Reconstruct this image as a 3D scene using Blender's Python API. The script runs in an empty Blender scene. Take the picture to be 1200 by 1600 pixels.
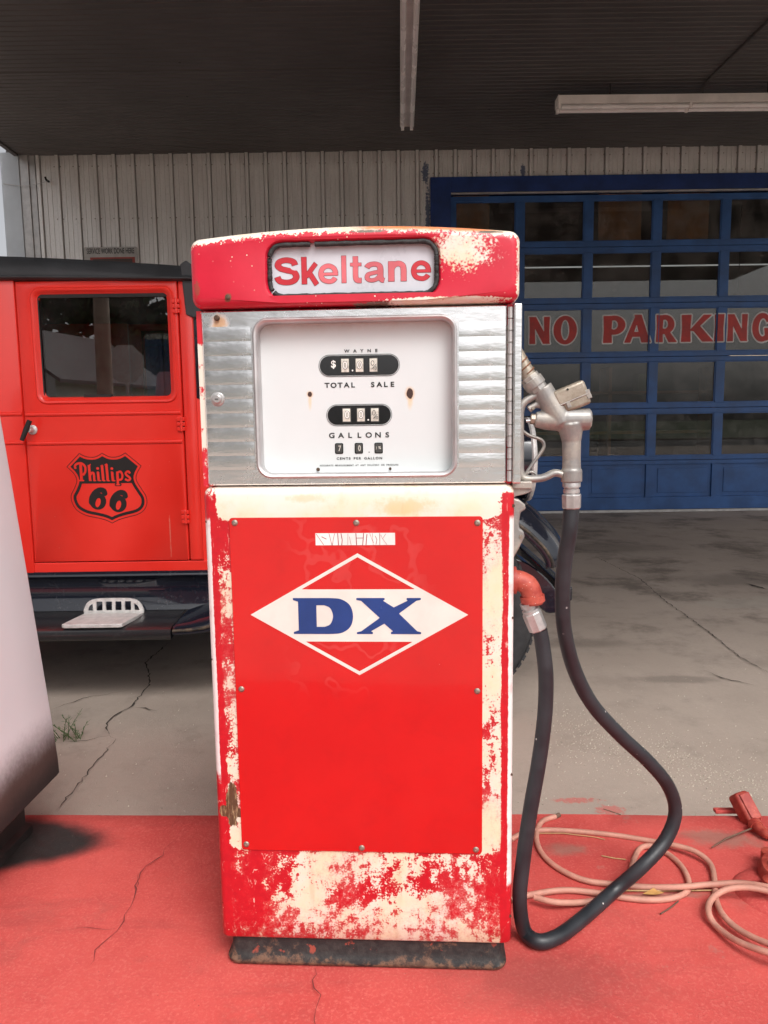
import bpy, bmesh, math, random
import numpy as np
from mathutils import Vector, Matrix

sc = bpy.context.scene
COL = sc.collection
R = math.radians
random.seed(7)

# ------------------------------------------------------------------ camera, sky, sun, exposure
PITCH, ROLL, FPX, CAMH = 7.0, 0.8, 1170.0, 1.16
_p, _r = R(PITCH), R(ROLL)
c_fw = Vector((0, math.cos(_p), -math.sin(_p)))
_u0 = Vector((0, math.sin(_p), math.cos(_p)))
c_rt = Vector((1, 0, 0)) * math.cos(_r) - _u0 * math.sin(_r)
c_up = _u0 * math.cos(_r) + Vector((1, 0, 0)) * math.sin(_r)
c_o = Vector((0, 0, CAMH))
cd = bpy.data.cameras.new('camera')
cd.sensor_fit = 'VERTICAL'; cd.sensor_height = 36.0; cd.lens = FPX / 1600 * 36.0
cd.clip_start = 0.02; cd.clip_end = 2000
cam = bpy.data.objects.new('camera', cd); COL.objects.link(cam)
M = Matrix((c_rt, c_up, -c_fw)).transposed().to_4x4(); M.translation = c_o
cam.matrix_world = M
sc.camera = cam

SUN_EL, SUN_ROT = 52, 155          # soft overcast light from behind the photographer
w = bpy.data.worlds.new('World'); sc.world = w; w.use_nodes = True
wn = w.node_tree
sky = wn.nodes.new('ShaderNodeTexSky'); sky.sky_type = 'NISHITA'; sky.sun_disc = False
sky.sun_elevation = R(SUN_EL); sky.sun_rotation = R(SUN_ROT)
sky.air_density = 0.6; sky.dust_density = 6.0; sky.ozone_density = 0.6; sky.altitude = 0
hsv = wn.nodes.new('ShaderNodeHueSaturation'); hsv.inputs['Saturation'].default_value = 0.16     # milky overcast
wn.links.new(sky.outputs[0], hsv.inputs['Color']); wn.links.new(hsv.outputs[0], wn.nodes['Background'].inputs[0])
wn.nodes['Background'].inputs[1].default_value = 0.15
sl = bpy.data.lights.new('sun', 'SUN'); sl.energy = 0.8; sl.angle = R(24); sl.color = (1.0, 0.97, 0.94)
so = bpy.data.objects.new('sun', sl); COL.objects.link(so)
sd = Vector((math.sin(R(SUN_ROT)) * math.cos(R(SUN_EL)), math.cos(R(SUN_ROT)) * math.cos(R(SUN_EL)), math.sin(R(SUN_EL))))
so.rotation_euler = sd.to_track_quat('Z', 'Y').to_euler()
sc.view_settings.view_transform = 'Standard'; sc.view_settings.look = 'None'
sc.view_settings.gamma = 1.0; sc.view_settings.exposure = 0.46
sc.cycles.max_bounces = 5; sc.cycles.diffuse_bounces = 3; sc.cycles.glossy_bounces = 3; sc.cycles.transparent_max_bounces = 8

# ------------------------------------------------------------------ picture measurements -> places
def ray(x, y): return c_fw + c_rt * ((x - 600) / FPX) - c_up * ((y - 800) / FPX)
def gz(x, y, z):
    d = ray(x, y); return c_o + d * ((z - c_o.z) / d.z)
def gy(x, y, Y):
    d = ray(x, y); return c_o + d * ((Y - c_o.y) / d.y)

# ------------------------------------------------------------------ tagging
def tag(o, label=None, cat=None, group=None, kind=None):
    if label: o['label'] = label
    if cat: o['category'] = cat
    if group: o['group'] = group
    if kind: o['kind'] = kind
    return o
def empty(name, loc=(0, 0, 0), rz=0):
    o = bpy.data.objects.new(name, None); COL.objects.link(o)
    o.location = loc; o.rotation_euler = (0, 0, rz); o.empty_display_size = 0.05
    return o

# ------------------------------------------------------------------ mesh builder
def spline(pts, n=8, closed=False):
    P = [Vector(p) for p in pts]; out = []; m = len(P)
    for i in range(m if closed else m - 1):
        if closed: a, b, c, d = P[(i-1) % m], P[i], P[(i+1) % m], P[(i+2) % m]
        else: a, b, c, d = P[max(i-1, 0)], P[i], P[i+1], P[min(i+2, m-1)]
        for k in range(n):
            t = k / n
            out.append(0.5 * ((2*b) + (c-a)*t + (2*a-5*b+4*c-d)*t*t + (3*b-a-3*c+d)*t**3))
    if not closed: out.append(P[-1])
    return out

def rrect(x0, x1, z0, z1, r, nc=6, ne=1):
    """rounded rectangle, counter-clockwise; nc steps a corner, ne steps an edge"""
    pts = []
    cs = [(x1-r, z0+r, -90), (x1-r, z1-r, 0), (x0+r, z1-r, 90), (x0+r, z0+r, 180)]
    for i, (cx, cz, a0) in enumerate(cs):
        for k in range(nc+1):
            a = R(a0 + 90*k/nc); pts.append((cx + r*math.cos(a), cz + r*math.sin(a)))
        nx, nz, na = cs[(i+1) % 4]
        s = pts[-1]; e = (nx + r*math.cos(R(na)), nz + r*math.sin(R(na)))
        for k in range(1, ne): pts.append((s[0]+(e[0]-s[0])*k/ne, s[1]+(e[1]-s[1])*k/ne))
    return pts

class MB:
    def __init__(s): s.v = []; s.f = []
    def add(s, vs, fs):
        o = len(s.v); s.v += [tuple(v) for v in vs]; s.f += [tuple(i+o for i in f) for f in fs]; return s
    def box(s, x0, x1, y0, y1, z0, z1):
        return s.add([(x0,y0,z0),(x1,y0,z0),(x1,y1,z0),(x0,y1,z0),(x0,y0,z1),(x1,y0,z1),(x1,y1,z1),(x0,y1,z1)],
                     [(0,3,2,1),(4,5,6,7),(0,1,5,4),(1,2,6,5),(2,3,7,6),(3,0,4,7)])
    def obox(s, c, ax, ay, az, hx, hy, hz):
        c = Vector(c); ax, ay, az = Vector(ax), Vector(ay), Vector(az); vs = []
        for k in (-1, 1):
            for (i, j) in ((-1,-1),(1,-1),(1,1),(-1,1)): vs.append(c + ax*hx*i + ay*hy*j + az*hz*k)
        return s.add(vs, [(0,3,2,1),(4,5,6,7),(0,1,5,4),(1,2,6,5),(2,3,7,6),(3,0,4,7)])
    def rings(s, rs, cap0=True, cap1=True, closed=True):
        n = len(rs[0]); vs = [p for r_ in rs for p in r_]; fs = []
        for k in range(len(rs)-1):
            for i in range(n if closed else n-1):
                j = (i+1) % n
                fs.append((k*n+i, k*n+j, (k+1)*n+j, (k+1)*n+i))
        if cap0: fs.append(tuple(range(n-1, -1, -1)))
        if cap1: fs.append(tuple(range((len(rs)-1)*n, len(rs)*n)))
        return s.add(vs, fs)
    def prism(s, poly, f0, f1):
        """poly of 2-D points; f0, f1 map a point to 3-D"""
        return s.rings([[f0(*p) for p in poly], [f1(*p) for p in poly]])
    def tube(s, pts, r, n=10, caps=True, flat=1.0, up=None):
        P = [Vector(p) for p in pts]; m = len(P)
        rr = r if isinstance(r, (list, tuple)) else [r]*m
        T = [(P[min(i+1, m-1)] - P[max(i-1, 0)]).normalized() for i in range(m)]
        u = Vector(up) if up else (Vector((0,0,1)) if abs(T[0].z) < .9 else Vector((1,0,0)))
        rs = []
        for i in range(m):
            u = (u - T[i]*u.dot(T[i])).normalized(); v = T[i].cross(u)
            rs.append([P[i] + (u*math.cos(2*math.pi*k/n)*flat + v*math.sin(2*math.pi*k/n))*rr[i] for k in range(n)])
        return s.rings(rs, caps, caps)
    def cyl(s, a, b, r, n=16, r2=None): return s.tube([a, b], [r, r if r2 is None else r2], n)
    def lathe(s, prof, c, ax, n=24, cap=True):
        """prof: list of (radius, along axis)"""
        ax = Vector(ax).normalized(); c = Vector(c)
        u = ax.orthogonal().normalized(); v = ax.cross(u)
        rs = [[c + ax*h + (u*math.cos(2*math.pi*k/n) + v*math.sin(2*math.pi*k/n))*max(q, 1e-5) for k in range(n)] for q, h in prof]
        return s.rings(rs, cap, cap)
    def build(s, name, mat, parent=None, smooth=None, bev=0, seg=2, weld=False):
        me = bpy.data.meshes.new(name); me.from_pydata(s.v, [], s.f); me.update()
        bm = bmesh.new(); bm.from_mesh(me)
        if weld: bmesh.ops.remove_doubles(bm, verts=bm.verts, dist=1e-5)
        bmesh.ops.recalc_face_normals(bm, faces=bm.faces)
        bm.to_mesh(me); bm.free()
        if smooth:
            for p in me.polygons: p.use_smooth = True
            me.set_sharp_from_angle(angle=R(smooth))
        if mat: me.materials.append(mat)
        o = bpy.data.objects.new(name, me); COL.objects.link(o)
        if parent: o.parent = parent
        if bev:
            b = o.modifiers.new('bevel', 'BEVEL'); b.width = bev; b.segments = seg; b.limit_method = 'ANGLE'; b.angle_limit = R(40)
            b.harden_normals = False
        return o

def inst(src, name, parent, loc, rot=None, scale=None):
    o = src.copy(); o.name = name; COL.objects.link(o); o.parent = parent; o.location = loc
    if rot: o.rotation_euler = rot
    if scale: o.scale = scale
    return o

# ------------------------------------------------------------------ signed distance shapes -> flat meshes (lettering)
def s_poly(X, Y, pts):
    n = len(pts); d = np.full(X.shape, 1e9); ins = np.zeros(X.shape, bool)
    for i in range(n):
        ax, ay = pts[i]; bx, by = pts[(i+1) % n]
        ex, ey = bx-ax, by-ay; wx, wy = X-ax, Y-ay
        t = np.clip((wx*ex + wy*ey)/(ex*ex+ey*ey+1e-12), 0, 1)
        d = np.minimum(d, (wx-ex*t)**2 + (wy-ey*t)**2)
        c = ((ay > Y) != (by > Y)) & (X < (bx-ax)*(Y-ay)/((by-ay) if by != ay else 1e-12) + ax)
        ins ^= c
    d = np.sqrt(d); return np.where(ins, -d, d)
def s_line(X, Y, pts, wd, butt=False):
    d = np.full(X.shape, 1e9)
    for (ax, ay), (bx, by) in zip(pts[:-1], pts[1:]):
        ex, ey = bx-ax, by-ay; wx, wy = X-ax, Y-ay
        t = np.clip((wx*ex + wy*ey)/(ex*ex+ey*ey+1e-12), 0, 1)
        d = np.minimum(d, np.sqrt((wx-ex*t)**2 + (wy-ey*t)**2))
    d = d - wd/2
    if butt:
        for p, q in ((pts[0], pts[1]), (pts[-1], pts[-2])):
            tx, ty = p[0]-q[0], p[1]-q[1]; L = math.hypot(tx, ty); tx /= L; ty /= L
            h = (X-p[0])*tx + (Y-p[1])*ty
            near = (X-p[0])**2 + (Y-p[1])**2 < (wd*.8)**2
            d = np.where(near, np.maximum(d, h), d)
    return d
def s_ell(X, Y, cx, cy, rx, ry, ang=0):
    c, s_ = math.cos(R(ang)), math.sin(R(ang)); x = (X-cx)*c + (Y-cy)*s_; y = -(X-cx)*s_ + (Y-cy)*c
    k = np.sqrt((x/rx)**2 + (y/ry)**2); g = np.sqrt((x/rx**2)**2 + (y/ry**2)**2) + 1e-9
    return k*(k-1)/g
def U(*a):
    d = a[0]
    for b in a[1:]: d = np.minimum(d, b)
    return d
def SUB(a, b): return np.maximum(a, -b)
def sp2(pts, n=6, closed=False): return [(p.x, p.y) for p in spline([(x, y, 0) for x, y in pts], n, closed)]

def sdf_mb(fn, x0, x1, y0, y1, step, place):
    nx = max(4, int((x1-x0)/step)); ny = max(4, int((y1-y0)/step))
    xs = np.linspace(x0, x1, nx+1); ys = np.linspace(y0, y1, ny+1)
    X, Y = np.meshgrid(xs, ys); D = fn(X, Y); mb = MB()
    In = D < 0
    full = In[:-1,:-1] & In[1:,:-1] & In[:-1,1:] & In[1:,1:]
    anyi = In[:-1,:-1] | In[1:,:-1] | In[:-1,1:] | In[1:,1:]
    for j in range(ny):
        i = 0
        while i < nx:
            if full[j, i]:
                k = i
                while k < nx and full[j, k]: k += 1
                mb.add([place(xs[i], ys[j]), place(xs[k], ys[j]), place(xs[k], ys[j+1]), place(xs[i], ys[j+1])], [(0,1,2,3)])
                i = k; continue
            if anyi[j, i]:
                cs = [(i, j), (i+1, j), (i+1, j+1), (i, j+1)]; poly = []
                for a in range(4):
                    (ia, ja), (ib, jb) = cs[a], cs[(a+1) % 4]
                    da, db = D[ja, ia], D[jb, ib]
                    if da < 0: poly.append((xs[ia], ys[ja]))
                    if (da < 0) != (db < 0):
                        t = da/(da-db); poly.append((xs[ia]+(xs[ib]-xs[ia])*t, ys[ja]+(ys[jb]-ys[ja])*t))
                if len(poly) > 2: mb.add([place(*p) for p in poly], [tuple(range(len(poly)))])
            i += 1
    return mb

def text_mb(body, size, cx, cz, place, spacing=1.0, bold=0.0, sx=1.0, width=None, word=1.0):
    """built-in typeface, centred on (cx, cz); returns a flat mesh"""
    c = bpy.data.curves.new('t', 'FONT'); c.body = body; c.size = size; c.offset = bold*size
    c.space_character = spacing; c.space_word = word; c.resolution_u = 4
    o = bpy.data.objects.new('t', c); COL.objects.link(o)
    dg = bpy.context.evaluated_depsgraph_get(); me = bpy.data.meshes.new_from_object(o.evaluated_get(dg))
    bpy.data.objects.remove(o); bpy.data.curves.remove(c)
    vs = [v.co.copy() for v in me.vertices]; fs = [tuple(p.vertices) for p in me.polygons]; bpy.data.meshes.remove(me)
    x0 = min(v.x for v in vs); x1 = max(v.x for v in vs); y0 = min(v.y for v in vs); y1 = max(v.y for v in vs)
    if width: sx = width/(x1-x0)
    return MB().add([place(cx + (v.x-(x0+x1)/2)*sx, cz + (v.y-(y0+y1)/2)) for v in vs], fs)

# ------------------------------------------------------------------ materials
class NT:
    def __init__(s, name, rough=0.5, metal=0.0, spec=0.5, coat=0.0):
        s.mat = bpy.data.materials.new(name); s.mat.use_nodes = True; s.t = s.mat.node_tree
        s.b = s.t.nodes['Principled BSDF']; s.out = s.t.nodes['Material Output']
        s.set('Roughness', rough); s.set('Metallic', metal); s.set('Specular IOR Level', spec); s.set('Coat Weight', coat)
        s._xyz = None
    def put(s, sock, v):
        if hasattr(v, 'links'): s.t.links.new(v, sock)
        elif isinstance(v, (tuple, list)) and len(v) == 3 and sock.type == 'RGBA': sock.default_value = (*v, 1)
        else: sock.default_value = v
    def set(s, k, v): s.put(s.b.inputs[k], v); return s
    def vec(s):
        if not s._xyz:
            tc = s.t.nodes.new('ShaderNodeTexCoord'); sp = s.t.nodes.new('ShaderNodeSeparateXYZ')
            s.t.links.new(tc.outputs['Object'], sp.inputs[0]); s._v = tc.outputs['Object']; s._xyz = sp.outputs
        return s._v
    def xyz(s): s.vec(); return s._xyz[0], s._xyz[1], s._xyz[2]
    def m(s, op, a, b=0.0, c=0.0, clamp=False):
        n = s.t.nodes.new('ShaderNodeMath'); n.operation = op; n.use_clamp = clamp
        s.put(n.inputs[0], a); s.put(n.inputs[1], b)
        if op in ('MULTIPLY_ADD',): s.put(n.inputs[2], c)
        return n.outputs[0]
    def add(s, *a):
        r = a[0]
        for b in a[1:]: r = s.m('ADD', r, b)
        return r
    def mul(s, *a):
        r = a[0]
        for b in a[1:]: r = s.m('MULTIPLY', r, b)
        return r
    def inv(s, a): return s.m('SUBTRACT', 1.0, a)
    def mx(s, *a):
        r = a[0]
        for b in a[1:]: r = s.m('MAXIMUM', r, b)
        return r
    def ss(s, x, lo, hi, a=0.0, b=1.0):
        n = s.t.nodes.new('ShaderNodeMapRange'); n.interpolation_type = 'SMOOTHSTEP'
        s.put(n.inputs[0], x)
        if lo > hi: lo, hi, a, b = hi, lo, b, a
        n.inputs[1].default_value = lo; n.inputs[2].default_value = hi; n.inputs[3].default_value = a; n.inputs[4].default_value = b
        return n.outputs[0]
    def scale(s, v, sx, sy, sz):
        n = s.t.nodes.new('ShaderNodeMapping'); s.t.links.new(v, n.inputs[0]); n.inputs['Scale'].default_value = (sx, sy, sz); return n.outputs[0]
    def noise(s, sc_, det=4.0, ro=0.6, v=None, dist=0.0, off=None):
        n = s.t.nodes.new('ShaderNodeTexNoise'); vv = v or s.vec()
        if off:
            mp = s.t.nodes.new('ShaderNodeMapping'); s.t.links.new(vv, mp.inputs[0]); mp.inputs['Location'].default_value = off; vv = mp.outputs[0]
        s.t.links.new(vv, n.inputs['Vector']); n.inputs['Scale'].default_value = sc_; n.inputs['Detail'].default_value = det
        n.inputs['Roughness'].default_value = ro; n.inputs['Distortion'].default_value = dist
        return n.outputs[0]
    def voro(s, sc_, v=None, feat='F1'):
        n = s.t.nodes.new('ShaderNodeTexVoronoi'); n.feature = feat; s.t.links.new(v or s.vec(), n.inputs['Vector']); n.inputs['Scale'].default_value = sc_
        return n.outputs['Distance']
    def mix(s, f, a, b):
        n = s.t.nodes.new('ShaderNodeMix'); n.data_type = 'RGBA'
        s.put(n.inputs[0], f); s.put(n.inputs[6], a); s.put(n.inputs[7], b); return n.outputs[2]
    def band(s, x, a, b, e=0.004): return s.mul(s.ss(x, a-e, a+e), s.ss(x, b+e, b-e))
    def ell(s, x, z, cx, cz, rx, rz, warp=None, wa=0.3, lo=1.0, hi=0.8):
        dx = s.m('DIVIDE', s.m('SUBTRACT', x, cx), rx); dz = s.m('DIVIDE', s.m('SUBTRACT', z, cz), rz)
        d = s.m('SQRT', s.add(s.mul(dx, dx), s.mul(dz, dz)))
        if warp is not None: d = s.add(d, s.mul(s.m('SUBTRACT', warp, 0.5), wa))
        return s.ss(d, lo, hi)
    def col(s, c): s.set('Base Color', c); return s
    def bump(s, h, st=0.3, dist=0.01):
        n = s.t.nodes.new('ShaderNodeBump'); n.inputs['Strength'].default_value = st; n.inputs['Distance'].default_value = dist
        s.put(n.inputs['Height'], h); s.t.links.new(n.outputs[0], s.b.inputs['Normal']); return s

def plain(name, c, rough=0.5, metal=0.0, var=0.12, sc_=12, bump=0.0, coat=0.0, bsc=60):
    g = NT(name, rough, metal, coat=coat); n = g.noise(sc_, 5)
    lo = tuple(max(0, x*(1-var)) for x in c); hi = tuple(min(1, x*(1+var)) for x in c)
    g.col(g.mix(g.ss(n, .3, .7), lo, hi)); g.set('Roughness', g.ss(n, .2, .8, max(0.02, rough-.06), min(1, rough+.08)))
    if bump: g.bump(g.noise(bsc, 4), bump, 0.004)
    return g.mat

RED = (0.60, 0.012, 0.016); CREAM = (0.76, 0.65, 0.44); WHITE = (0.80, 0.78, 0.75); RUST = (0.13, 0.055, 0.025)

def mat_pump_body():
    g = NT('pump_body_paint', 0.42); x, y, z = g.xyz()
    n1 = g.noise(9, 6, .62); n2 = g.noise(55, 5, .7, off=(3, 1, 2)); n3 = g.noise(260, 3, .6)
    nv = g.noise(14, 5, .65, v=g.scale(g.vec(), 1.6, 1.6, .35))          # runs down the sheet
    wv = g.m('SUBTRACT', n2, 0.5)
    xw = g.add(x, g.mul(wv, .012)); zw = g.add(z, g.mul(wv, .02))
    top = g.ss(zw, .868, .892); bot = g.ss(zw, .25, .24)
    left = g.ss(x, -.215, -.225); right = g.ss(x, .215, .225)
    # how much cream shows in each zone
    wgt = g.add(0.12, g.mul(left, .40), g.mul(right, .52))
    wgt = g.m('MAXIMUM', wgt, g.mul(top, g.ss(g.m('ABSOLUTE', x), .275, .225, .38, 1.15)))
    bw = g.mul(bot, g.ss(x, -.225, -.12, .34, .57), g.ss(x, .19, .25, 1.0, .82))
    wgt = g.add(g.mul(wgt, g.inv(bot)), bw)
    edge = g.ss(g.m('ABSOLUTE', xw), .256, .263)                           # corners keep their red
    wgt = g.mul(wgt, g.inv(g.mul(edge, g.ss(z, .935, .915), .9)))
    s_ = g.add(wgt, g.mul(g.m('SUBTRACT', n1, .5), 1.25), g.mul(g.m('SUBTRACT', nv, .5), .8), g.mul(wv, .95), g.mul(g.m('SUBTRACT', n3, .5), .55))
    soft = g.ss(g.noise(5, 3, .5, off=(7, 2, 1)), .42, .62)
    cm = g.add(g.mul(g.ss(s_, .50, .58), g.inv(g.mul(soft, .55))), g.mul(g.ss(s_, .30, .85), g.mul(soft, .55)))
    # bare white primer down the rounded corners
    pr = g.ss(g.add(g.m('ABSOLUTE', x), g.mul(g.m('SUBTRACT', nv, .5), .006), g.mul(wv, .005)), .2700, .2712)
    pr = g.mul(pr, g.ss(g.add(zw, g.mul(g.m('SUBTRACT', n1, .5), .1)), .16, .18), g.ss(zw, .89, .88))
    lft = g.ss(x, 0, -.01); pr = g.mul(pr, g.m('MAXIMUM', g.inv(lft), g.ss(g.add(z, g.mul(g.m('SUBTRACT', n1, .5), .5)), .36, .42)))
    warm = g.mix(g.ss(n1, .35, .68), (0.75, 0.71, 0.62), CREAM)
    warm = g.mix(g.mul(g.ss(z, .90, .93), .7), warm, (0.80, 0.75, 0.66))
    redc = g.mix(g.ss(n2, .3, .7), (0.46, 0.007, 0.016), (0.56, 0.009, 0.018))
    c = g.mix(cm, redc, warm)
    c = g.mix(pr, c, (0.78, 0.75, 0.72))
    # rust spots on the top band, torn patch low at the left
    ru = g.mul(g.ell(x, z, .085, .905, .07, .02, n2, 2.2, 1.1, .3), .45)
    ru = g.mx(ru, g.mul(g.ell(x, z, -.09, .922, .05, .010, n2, 2.0, 1.0, .3), .35))
    c = g.mix(ru, c, (0.72, 0.40, 0.10))
    tear = g.ell(x, z, -.2515, .335, .012, .048, n2, 1.1, 1.0, .9)
    tear = g.mx(tear, g.ell(x, z, -.243, .318, .020, .010, n2, 1.0, 1.0, .9), g.ell(x, z, -.268, .322, .010, .012, n2, 1.2, 1., .9))
    tn = g.noise(30, 5, .7, v=g.scale(g.vec(), 6, 6, .8))
    st_ = g.mul(g.ss(g.noise(13, 5, .65, off=(6, 6, 2)), .52, .70), .38); c = g.mix(st_, c, g.mix(cm, (0.42, 0.010, 0.014), (0.66, 0.45, 0.20)))
    run = g.mul(g.ss(g.noise(26, 4, .6, v=g.scale(g.vec(), 1, 1, .12)), .60, .74), g.ss(n1, .45, .6), .30); c = g.mix(run, c, (0.50, 0.26, 0.12))
    scr_ = g.mul(g.ss(g.m('ABSOLUTE', g.m('SUBTRACT', g.noise(9, 2, .4, v=g.scale(g.vec(), 5, 5, 1.2), off=(2, 9, 4)), .5)), .008, .003), g.ss(n2, .5, .62), .6); c = g.mix(scr_, c, (0.72, 0.62, 0.52))
    c = g.mix(tear, c, g.mix(g.ss(tn, .5, .68), (0.10, 0.05, 0.025), (0.55, 0.40, 0.22)))
    spk = g.mul(g.ss(g.voro(70), .10, .05), g.ss(n1, .48, .6)); c = g.mix(g.mul(spk, .8), c, (0.75, 0.68, 0.5))
    sd_ = g.mul(g.ss(g.voro(38), .055, .03), g.ss(n2, .52, .6)); c = g.mix(g.mul(sd_, .85), c, (0.07, 0.03, 0.02))
    g.col(c); g.set('Roughness', g.m('ADD', g.mul(cm, .28), .30)); g.bump(g.add(g.mul(cm, -.6), g.mul(pr, -.5), g.mul(tear, -1.0), g.mul(n1, .3)), .35, .0012)
    return g.mat

def mat_header():
    g = NT('header_paint', 0.34); x, y, z = g.xyz()
    n1 = g.noise(11, 6, .65); n2 = g.noise(60, 5, .7); n3 = g.noise(240, 3, .6)
    wv = g.m('SUBTRACT', n2, .5)
    zt = g.add(z, g.mul(x, x, .20))                                        # follows the arch
    wgt = g.ss(g.add(zt, g.mul(wv, .02)), 1.369, 1.388)
    wgt = g.mx(wgt, g.ell(x, z, .185, 1.345, .075, .055, n1, 1.2, 1.35, .0))
    wgt = g.mx(wgt, g.ell(x, z, .16, 1.262, .13, .008, n1, 1.2, 1.2, .5), g.ell(x, z, -.255, 1.375, .05, .012, n1, 1.0, 1.2, .4))
    wgt = g.mx(wgt, g.mul(g.ss(x, .272, .282), .75))
    s_ = g.add(wgt, g.mul(g.m('SUBTRACT', n1, .5), .5), g.mul(wv, 1.1), g.mul(g.m('SUBTRACT', n3, .5), 1.2))
    sf = g.ss(g.noise(7, 3, .5, off=(4, 1, 1)), .40, .60); cm = g.add(g.mul(g.ss(s_, .58, .66), g.inv(g.mul(sf, .6))), g.mul(g.ss(s_, .40, .95), g.mul(sf, .6)))
    spk = g.mul(g.ss(g.add(g.voro(85), g.mul(wv, .25)), .13, .09), g.ss(g.noise(16, 3), .48, .62))
    redc = g.mix(g.ss(n1, .3, .7), (0.52, 0.014, 0.034), (0.60, 0.018, 0.044))
    c = g.mix(g.mx(cm, spk), redc, g.mix(g.ss(n1, .4, .65), (0.80, 0.75, 0.66), (0.80, 0.66, 0.44)))
    org = g.mul(g.ss(g.add(zt, g.mul(wv, .012)), 1.380, 1.386), g.ss(g.add(x, g.mul(wv, .1)), -.03, .05), g.ss(x, .26, .22)); c = g.mix(g.mul(org, .85), c, (0.70, 0.16, 0.02))
    rs = g.mx(g.ell(x, z, .035, 1.2595, .04, .0035, n2, 2.4, 1, .6), g.ell(x, z, .025, 1.3795, .03, .003, n2, 2.4, 1, .6), g.ell(x, z, .235, 1.373, .025, .003, n2, 2.0, 1, .6))
    c = g.mix(rs, c, (0.16, 0.12, 0.09))
    rs2 = g.mx(g.ell(x, z, -.218, 1.275, .007, .008, n2, 1.5), g.mul(g.ell(x, z, -.272, 1.292, .006, .02, n2, 3.0, .9, .6), .7)); c = g.mix(g.mul(rs2, .8), c, (0.2, 0.09, 0.05))
    g.col(c); g.set('Roughness', g.m('ADD', g.mul(cm, .3), .26)); g.bump(g.add(g.mul(g.mx(cm, spk), -.6), g.mul(n1, .4)), .3, .0012)
    return g.mat

def mat_alu(nm='polished_aluminium', r0=.23):
    g = NT(nm, 0.2, 1.0); x, y, z = g.xyz()
    n = g.noise(7, 4, .6, v=g.scale(g.vec(), 1, 1, 3)); n2 = g.noise(180, 3); dirt = g.noise(24, 6, .7)
    c = g.mix(g.ss(n, .3, .7), (0.84, 0.83, 0.835), (0.93, 0.92, 0.925))
    rust = g.mul(g.ell(x, z, -.241, 1.236, .020, .018, dirt, 2.6, 1.0, .2), .9)
    c = g.mix(rust, c, (0.52, 0.30, 0.14))
    g.col(c); g.set('Roughness', g.add(r0, g.mul(g.ss(dirt, .5, .8), .16), g.mul(rust, .4))); g.set('Metallic', g.inv(g.mul(rust, .9)))
    g.bump(g.add(g.mul(n, .8), g.mul(n2, .015), g.mul(g.noise(28, 2), .25)), .35, .004); return g.mat

def mat_dial():
    g = NT('white_enamel_dial', 0.22, coat=.3); x, y, z = g.xyz()
    n = g.noise(40, 5, .7); nl = g.noise(5, 4)
    c = g.mix(g.ss(nl, .3, .7), (0.64, 0.665, 0.665), (0.67, 0.695, 0.695))
    for (cx, cz, rx, rz) in ((-.086, 1.108, .0045, .0052), (.095, 1.107, .0062, .0105)):
        st = g.mul(g.ell(x, z, cx, cz-.014, rx*1.1, .020, n, .8, 1.0, .2), .5); c = g.mix(st, c, (0.80, 0.50, 0.20))
        ha = g.mul(g.ell(x, z, cx, cz, rx*1.8, rz*1.5, n, .6, 1.0, .4), .75); c = g.mix(ha, c, (0.70, 0.40, 0.18))
        c = g.mix(g.ell(x, z, cx, cz, rx, rz, n, .9, 1, .85), c, (0.06, 0.03, 0.025))
    dirt = g.mul(g.ss(z, 1.205, 1.236), g.ss(g.noise(18, 6, .7), .35, .8), .55); c = g.mix(dirt, c, (0.45, 0.38, 0.32))  # bezel's shade along the dial top, mottled into the enamel colour
    sp = g.mul(g.ss(g.voro(45), .05, .03), g.ss(z, 1.222, 1.23)); c = g.mix(sp, c, (.08, .06, .05))
    g.col(c); g.bump(nl, .1, .004); return g.mat

def mat_panel():
    g = NT('red_enamel_panel', 0.12, coat=.5); x, y, z = g.xyz()
    n = g.noise(6, 4); n2 = g.noise(70, 4); wav = g.noise(16, 2)
    c = g.mix(g.ss(n, .3, .7), (0.53, 0.0055, 0.0065), (0.58, 0.007, 0.0075))
    # ghost of peeled film above and below the emblem: a slightly paler edge line
    e = g.mul(g.ss(g.m('ABSOLUTE', g.m('SUBTRACT', g.noise(7.5, 3, .5, off=(1.3, 0, .4)), .5)), .018, .006), g.ss(g.m('ABSOLUTE', x), .15, .09), g.ss(z, .54, .60))
    c = g.mix(g.mul(e, .05), c, (0.80, 0.45, 0.42))
    gr_ = g.mul(g.ss(g.noise(11, 6, .7, off=(3, 3, 8)), .5, .75), .22); c = g.mix(gr_, c, (0.34, 0.006, 0.008))
    sc1 = g.mul(g.ss(g.voro(26), .022, .012), g.ss(n2, .5, .6)); c = g.mix(g.mul(sc1, .5), c, (0.8, .6, .5))
    g.col(c); g.set('Roughness', g.ss(n2, .3, .8, .10, .2)); g.bump(g.add(wav, g.mul(e, .08), g.mul(g.noise(3, 2), 2.0)), .10, .004); return g.mat

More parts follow.
